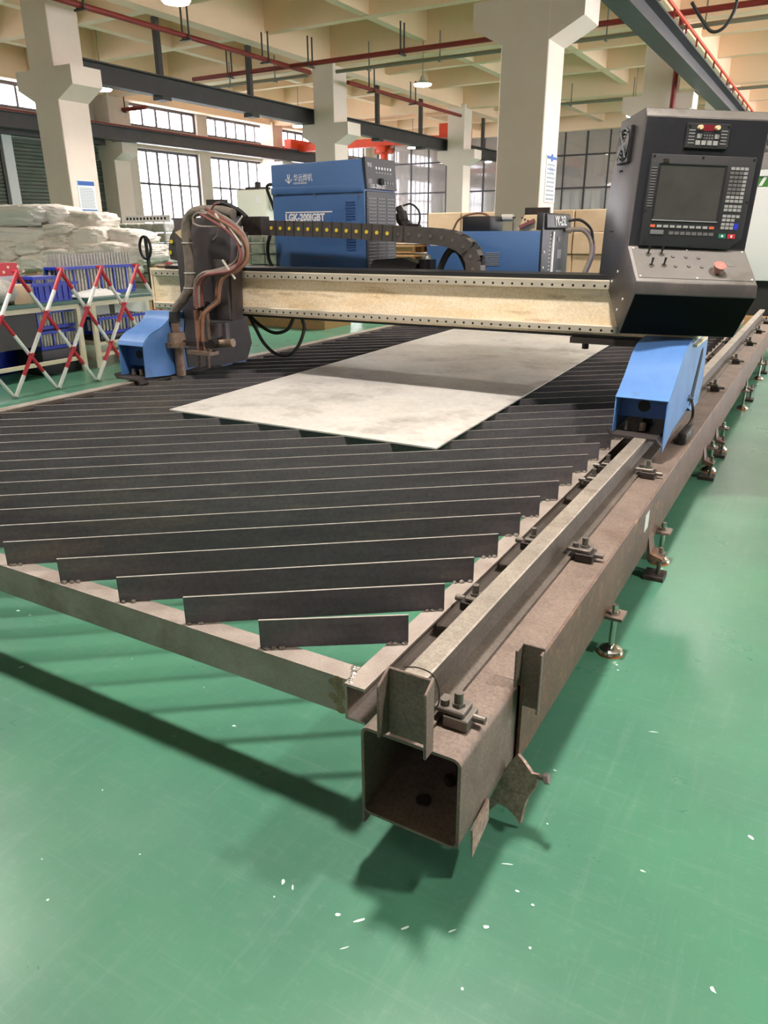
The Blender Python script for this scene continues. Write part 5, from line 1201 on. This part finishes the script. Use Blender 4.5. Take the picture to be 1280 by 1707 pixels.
b.build('lower_keys', M_keydark, du, kind='stuff')
MB(CT).box(0.094, 0.162, dd_-0.004, dd_-0.0003, 0.291, 0.312).build('port_cover', M_grill, du, bevel=0.002, seg=1)
b = MB(CT)
rows = [0.606, 0.586, 0.567, 0.549, 0.531, 0.513, 0.495, 0.476, 0.458, 0.434, 0.417, 0.388, 0.370, 0.350, 0.333]
for i, u_ in enumerate(rows):
    for k in range(4):
        if i > 11 and k == 3: continue
        s_ = 0.447+0.0225*k; b.mt(1 if (1 <= i <= 6 and k < 3) else 0).box(s_, s_+0.018, dd_-0.003, dd_-0.0003, u_-0.006, u_+0.007)
b.build('keypad', [M_key, M_keydark], du, kind='stuff')
MB(CT).box(0.514, 0.533, dd_-0.003, dd_-0.0003, 0.327, 0.356).build('blue_enter_key', M_keyblue, du)
MB(CT).box(0.444, 0.480, dd_-0.003, dd_-0.0003, 0.284, 0.305).build('green_start_key', M_keygreen, du); MB(CT).box(0.490, 0.528, dd_-0.003, dd_-0.0003, 0.284, 0.305).build('red_stop_key', M_keyred, du)
MB(CT).cyl((0.462, dd_-0.003, 0.2945), (0.462, dd_-0.0038, 0.2945), 0.006, 8).build('start_mark', M_ink, du); MB(CT).box(0.505, 0.513, dd_-0.0038, dd_-0.003, 0.288, 0.301).build('stop_mark', M_ink, du)
# sloping switch panel
A_, B_ = Vector((0, -0.456, 0.070)), Vector((0, -0.245, 0.229)); sl_ = (B_-A_); ln = sl_.length; sd = sl_/ln
LT_ = Matrix.Identity(4); nx_ = Vector((1, 0, 0)); nn = nx_.cross(sd)
for i in range(3): LT_[i][0] = nx_[i]; LT_[i][1] = sd[i]; LT_[i][2] = nn[i]
LT_.translation = A_; DT = CT @ LT_
sp = MB(DT).box(0.018, 0.592, 0.028, ln-0.012, 0.0006, 0.0026).build('switch_panel', M_panel, cs)
for s_, t_ in ((0.024, 0.245), (0.30, 0.246), (0.585, 0.246), (0.026, 0.036), (0.31, 0.034), (0.585, 0.036)): MB(DT).cyl((s_, t_, 0.0026), (s_, t_, 0.006), 0.005, 10).build('panel_screw', M_ink, sp)
for s_, t_ in ((0.091, 0.200), (0.159, 0.203), (0.093, 0.115), (0.157, 0.118)):
    q_ = MB(DT).cyl((s_, t_, 0.0026), (s_, t_, 0.010), 0.011, 12).build('toggle_switch', M_chrome, sp)
    MB(DT).cyl((s_, t_, 0.010), (s_+0.004, t_+0.018, 0.040), 0.004, 8, 0.006).build('toggle_lever', M_black, q_)
for s_, t_ in ((0.218, 0.19), (0.284, 0.188), (0.348, 0.186), (0.218, 0.117), (0.285, 0.12), (0.351, 0.117)):
    q_ = MB(DT).cyl((s_, t_, 0.0026), (s_, t_, 0.0045), 0.010, 12).build('indicator_ring', M_chrome, sp); MB(DT).cyl((s_, t_, 0.0045), (s_, t_, 0.0065), 0.006, 10).build('indicator_lens', M_grill, q_)
es = MB(DT).cyl((0.42, 0.085, 0.0026), (0.42, 0.085, 0.030), 0.020, 20, 0.017).build('emergency_stop', M_estop, sp, smooth=True)
MB(DT).cyl((0.42, 0.085, 0.030), (0.42, 0.085, 0.047), 0.026, 22, 0.031).build('mushroom_head', M_estop, es, smooth=True)
MB(DT).cyl((0.42, 0.085, 0.0026), (0.42, 0.085, 0.0042), 0.040, 22).build('stop_plate', M_dull, es)
MB(DT).cyl((0.506, 0.155, 0.0026), (0.506, 0.155, 0.005), 0.025, 22).build('blank_cap', M_panel, sp, bevel=0.001)

# ================================================================== floor flecks
fk = MB()
def fleck(px_, py_, r_, asp=1.0, rot=0.0):
    p = atz(px_, py_, 0.0012); nn_ = 7; vs = []
    for k in range(nn_):
        a_ = 2*math.pi*k/nn_; rr_ = r_*random.uniform(0.5, 1.1); x_, y_ = rr_*math.cos(a_)*asp, rr_*math.sin(a_)
        vs.append(p+Vector((x_*math.cos(rot)-y_*math.sin(rot), x_*math.sin(rot)+y_*math.cos(rot), 0)))
    fk.add(vs, [tuple(range(nn_))])
for a_, b_, r_, s_, ro_ in ((472, 1469, 0.008, 1.6, 2.2), (488, 1480, 0.003, 3.5, 2.2), (677, 1546, 0.004, 3.2, 0.9), (752, 1552, 0.003, 4.5, 0.9), (810, 1545, 0.008, 1.4, 0.2), (80, 1500, 0.005, 1, 0), (233, 1424, 0.003, 1, 0), (171, 1317, 0.003, 1, 0), (884, 1580, 0.004, 1, 0), (562, 1525, 0.006, 1.5, 0.5), (600, 1534, 0.004, 5, 0.8), (575, 1580, 0.002, 8, 0.8), (845, 1440, 0.003, 6, 0.4), (862, 1485, 0.004, 1.5, 0), (888, 1508, 0.005, 1, 0), (1250, 1395, 0.007, 1.8, 2.6), (1188, 1650, 0.006, 1.6, 2.3), (1072, 1452, 0.004, 1.8, 0), (1028, 1108, 0.005, 1.2, 0), (1030, 1117, 0.004, 1, 0), (925, 1284, 0.004, 2, 0), (1090, 1220, 0.0025, 9, 0.3), (770, 1648, 0.004, 1, 0), (912, 1373, 0.004, 1, 0), (290, 1227, 0.003, 1, 0), (30, 1018, 0.006, 1.5, 0), (50, 1025, 0.005, 1.5, 1), (35, 1112, 0.006, 2.4, 0.9), (390, 1210, 0.006, 1.5, 0.2), (220, 1098, 0.003, 1, 0), (340, 1146, 0.004, 1, 0), (457, 1495, 0.003, 1, 0), (70, 1432, 0.003, 1, 0)):
    fleck(a_, b_, r_, s_, ro_)
tag(fk.build('paint_flecks', M_fleck), 'pale chips and scratches scattered over the green floor', 'floor marks', kind='stuff')
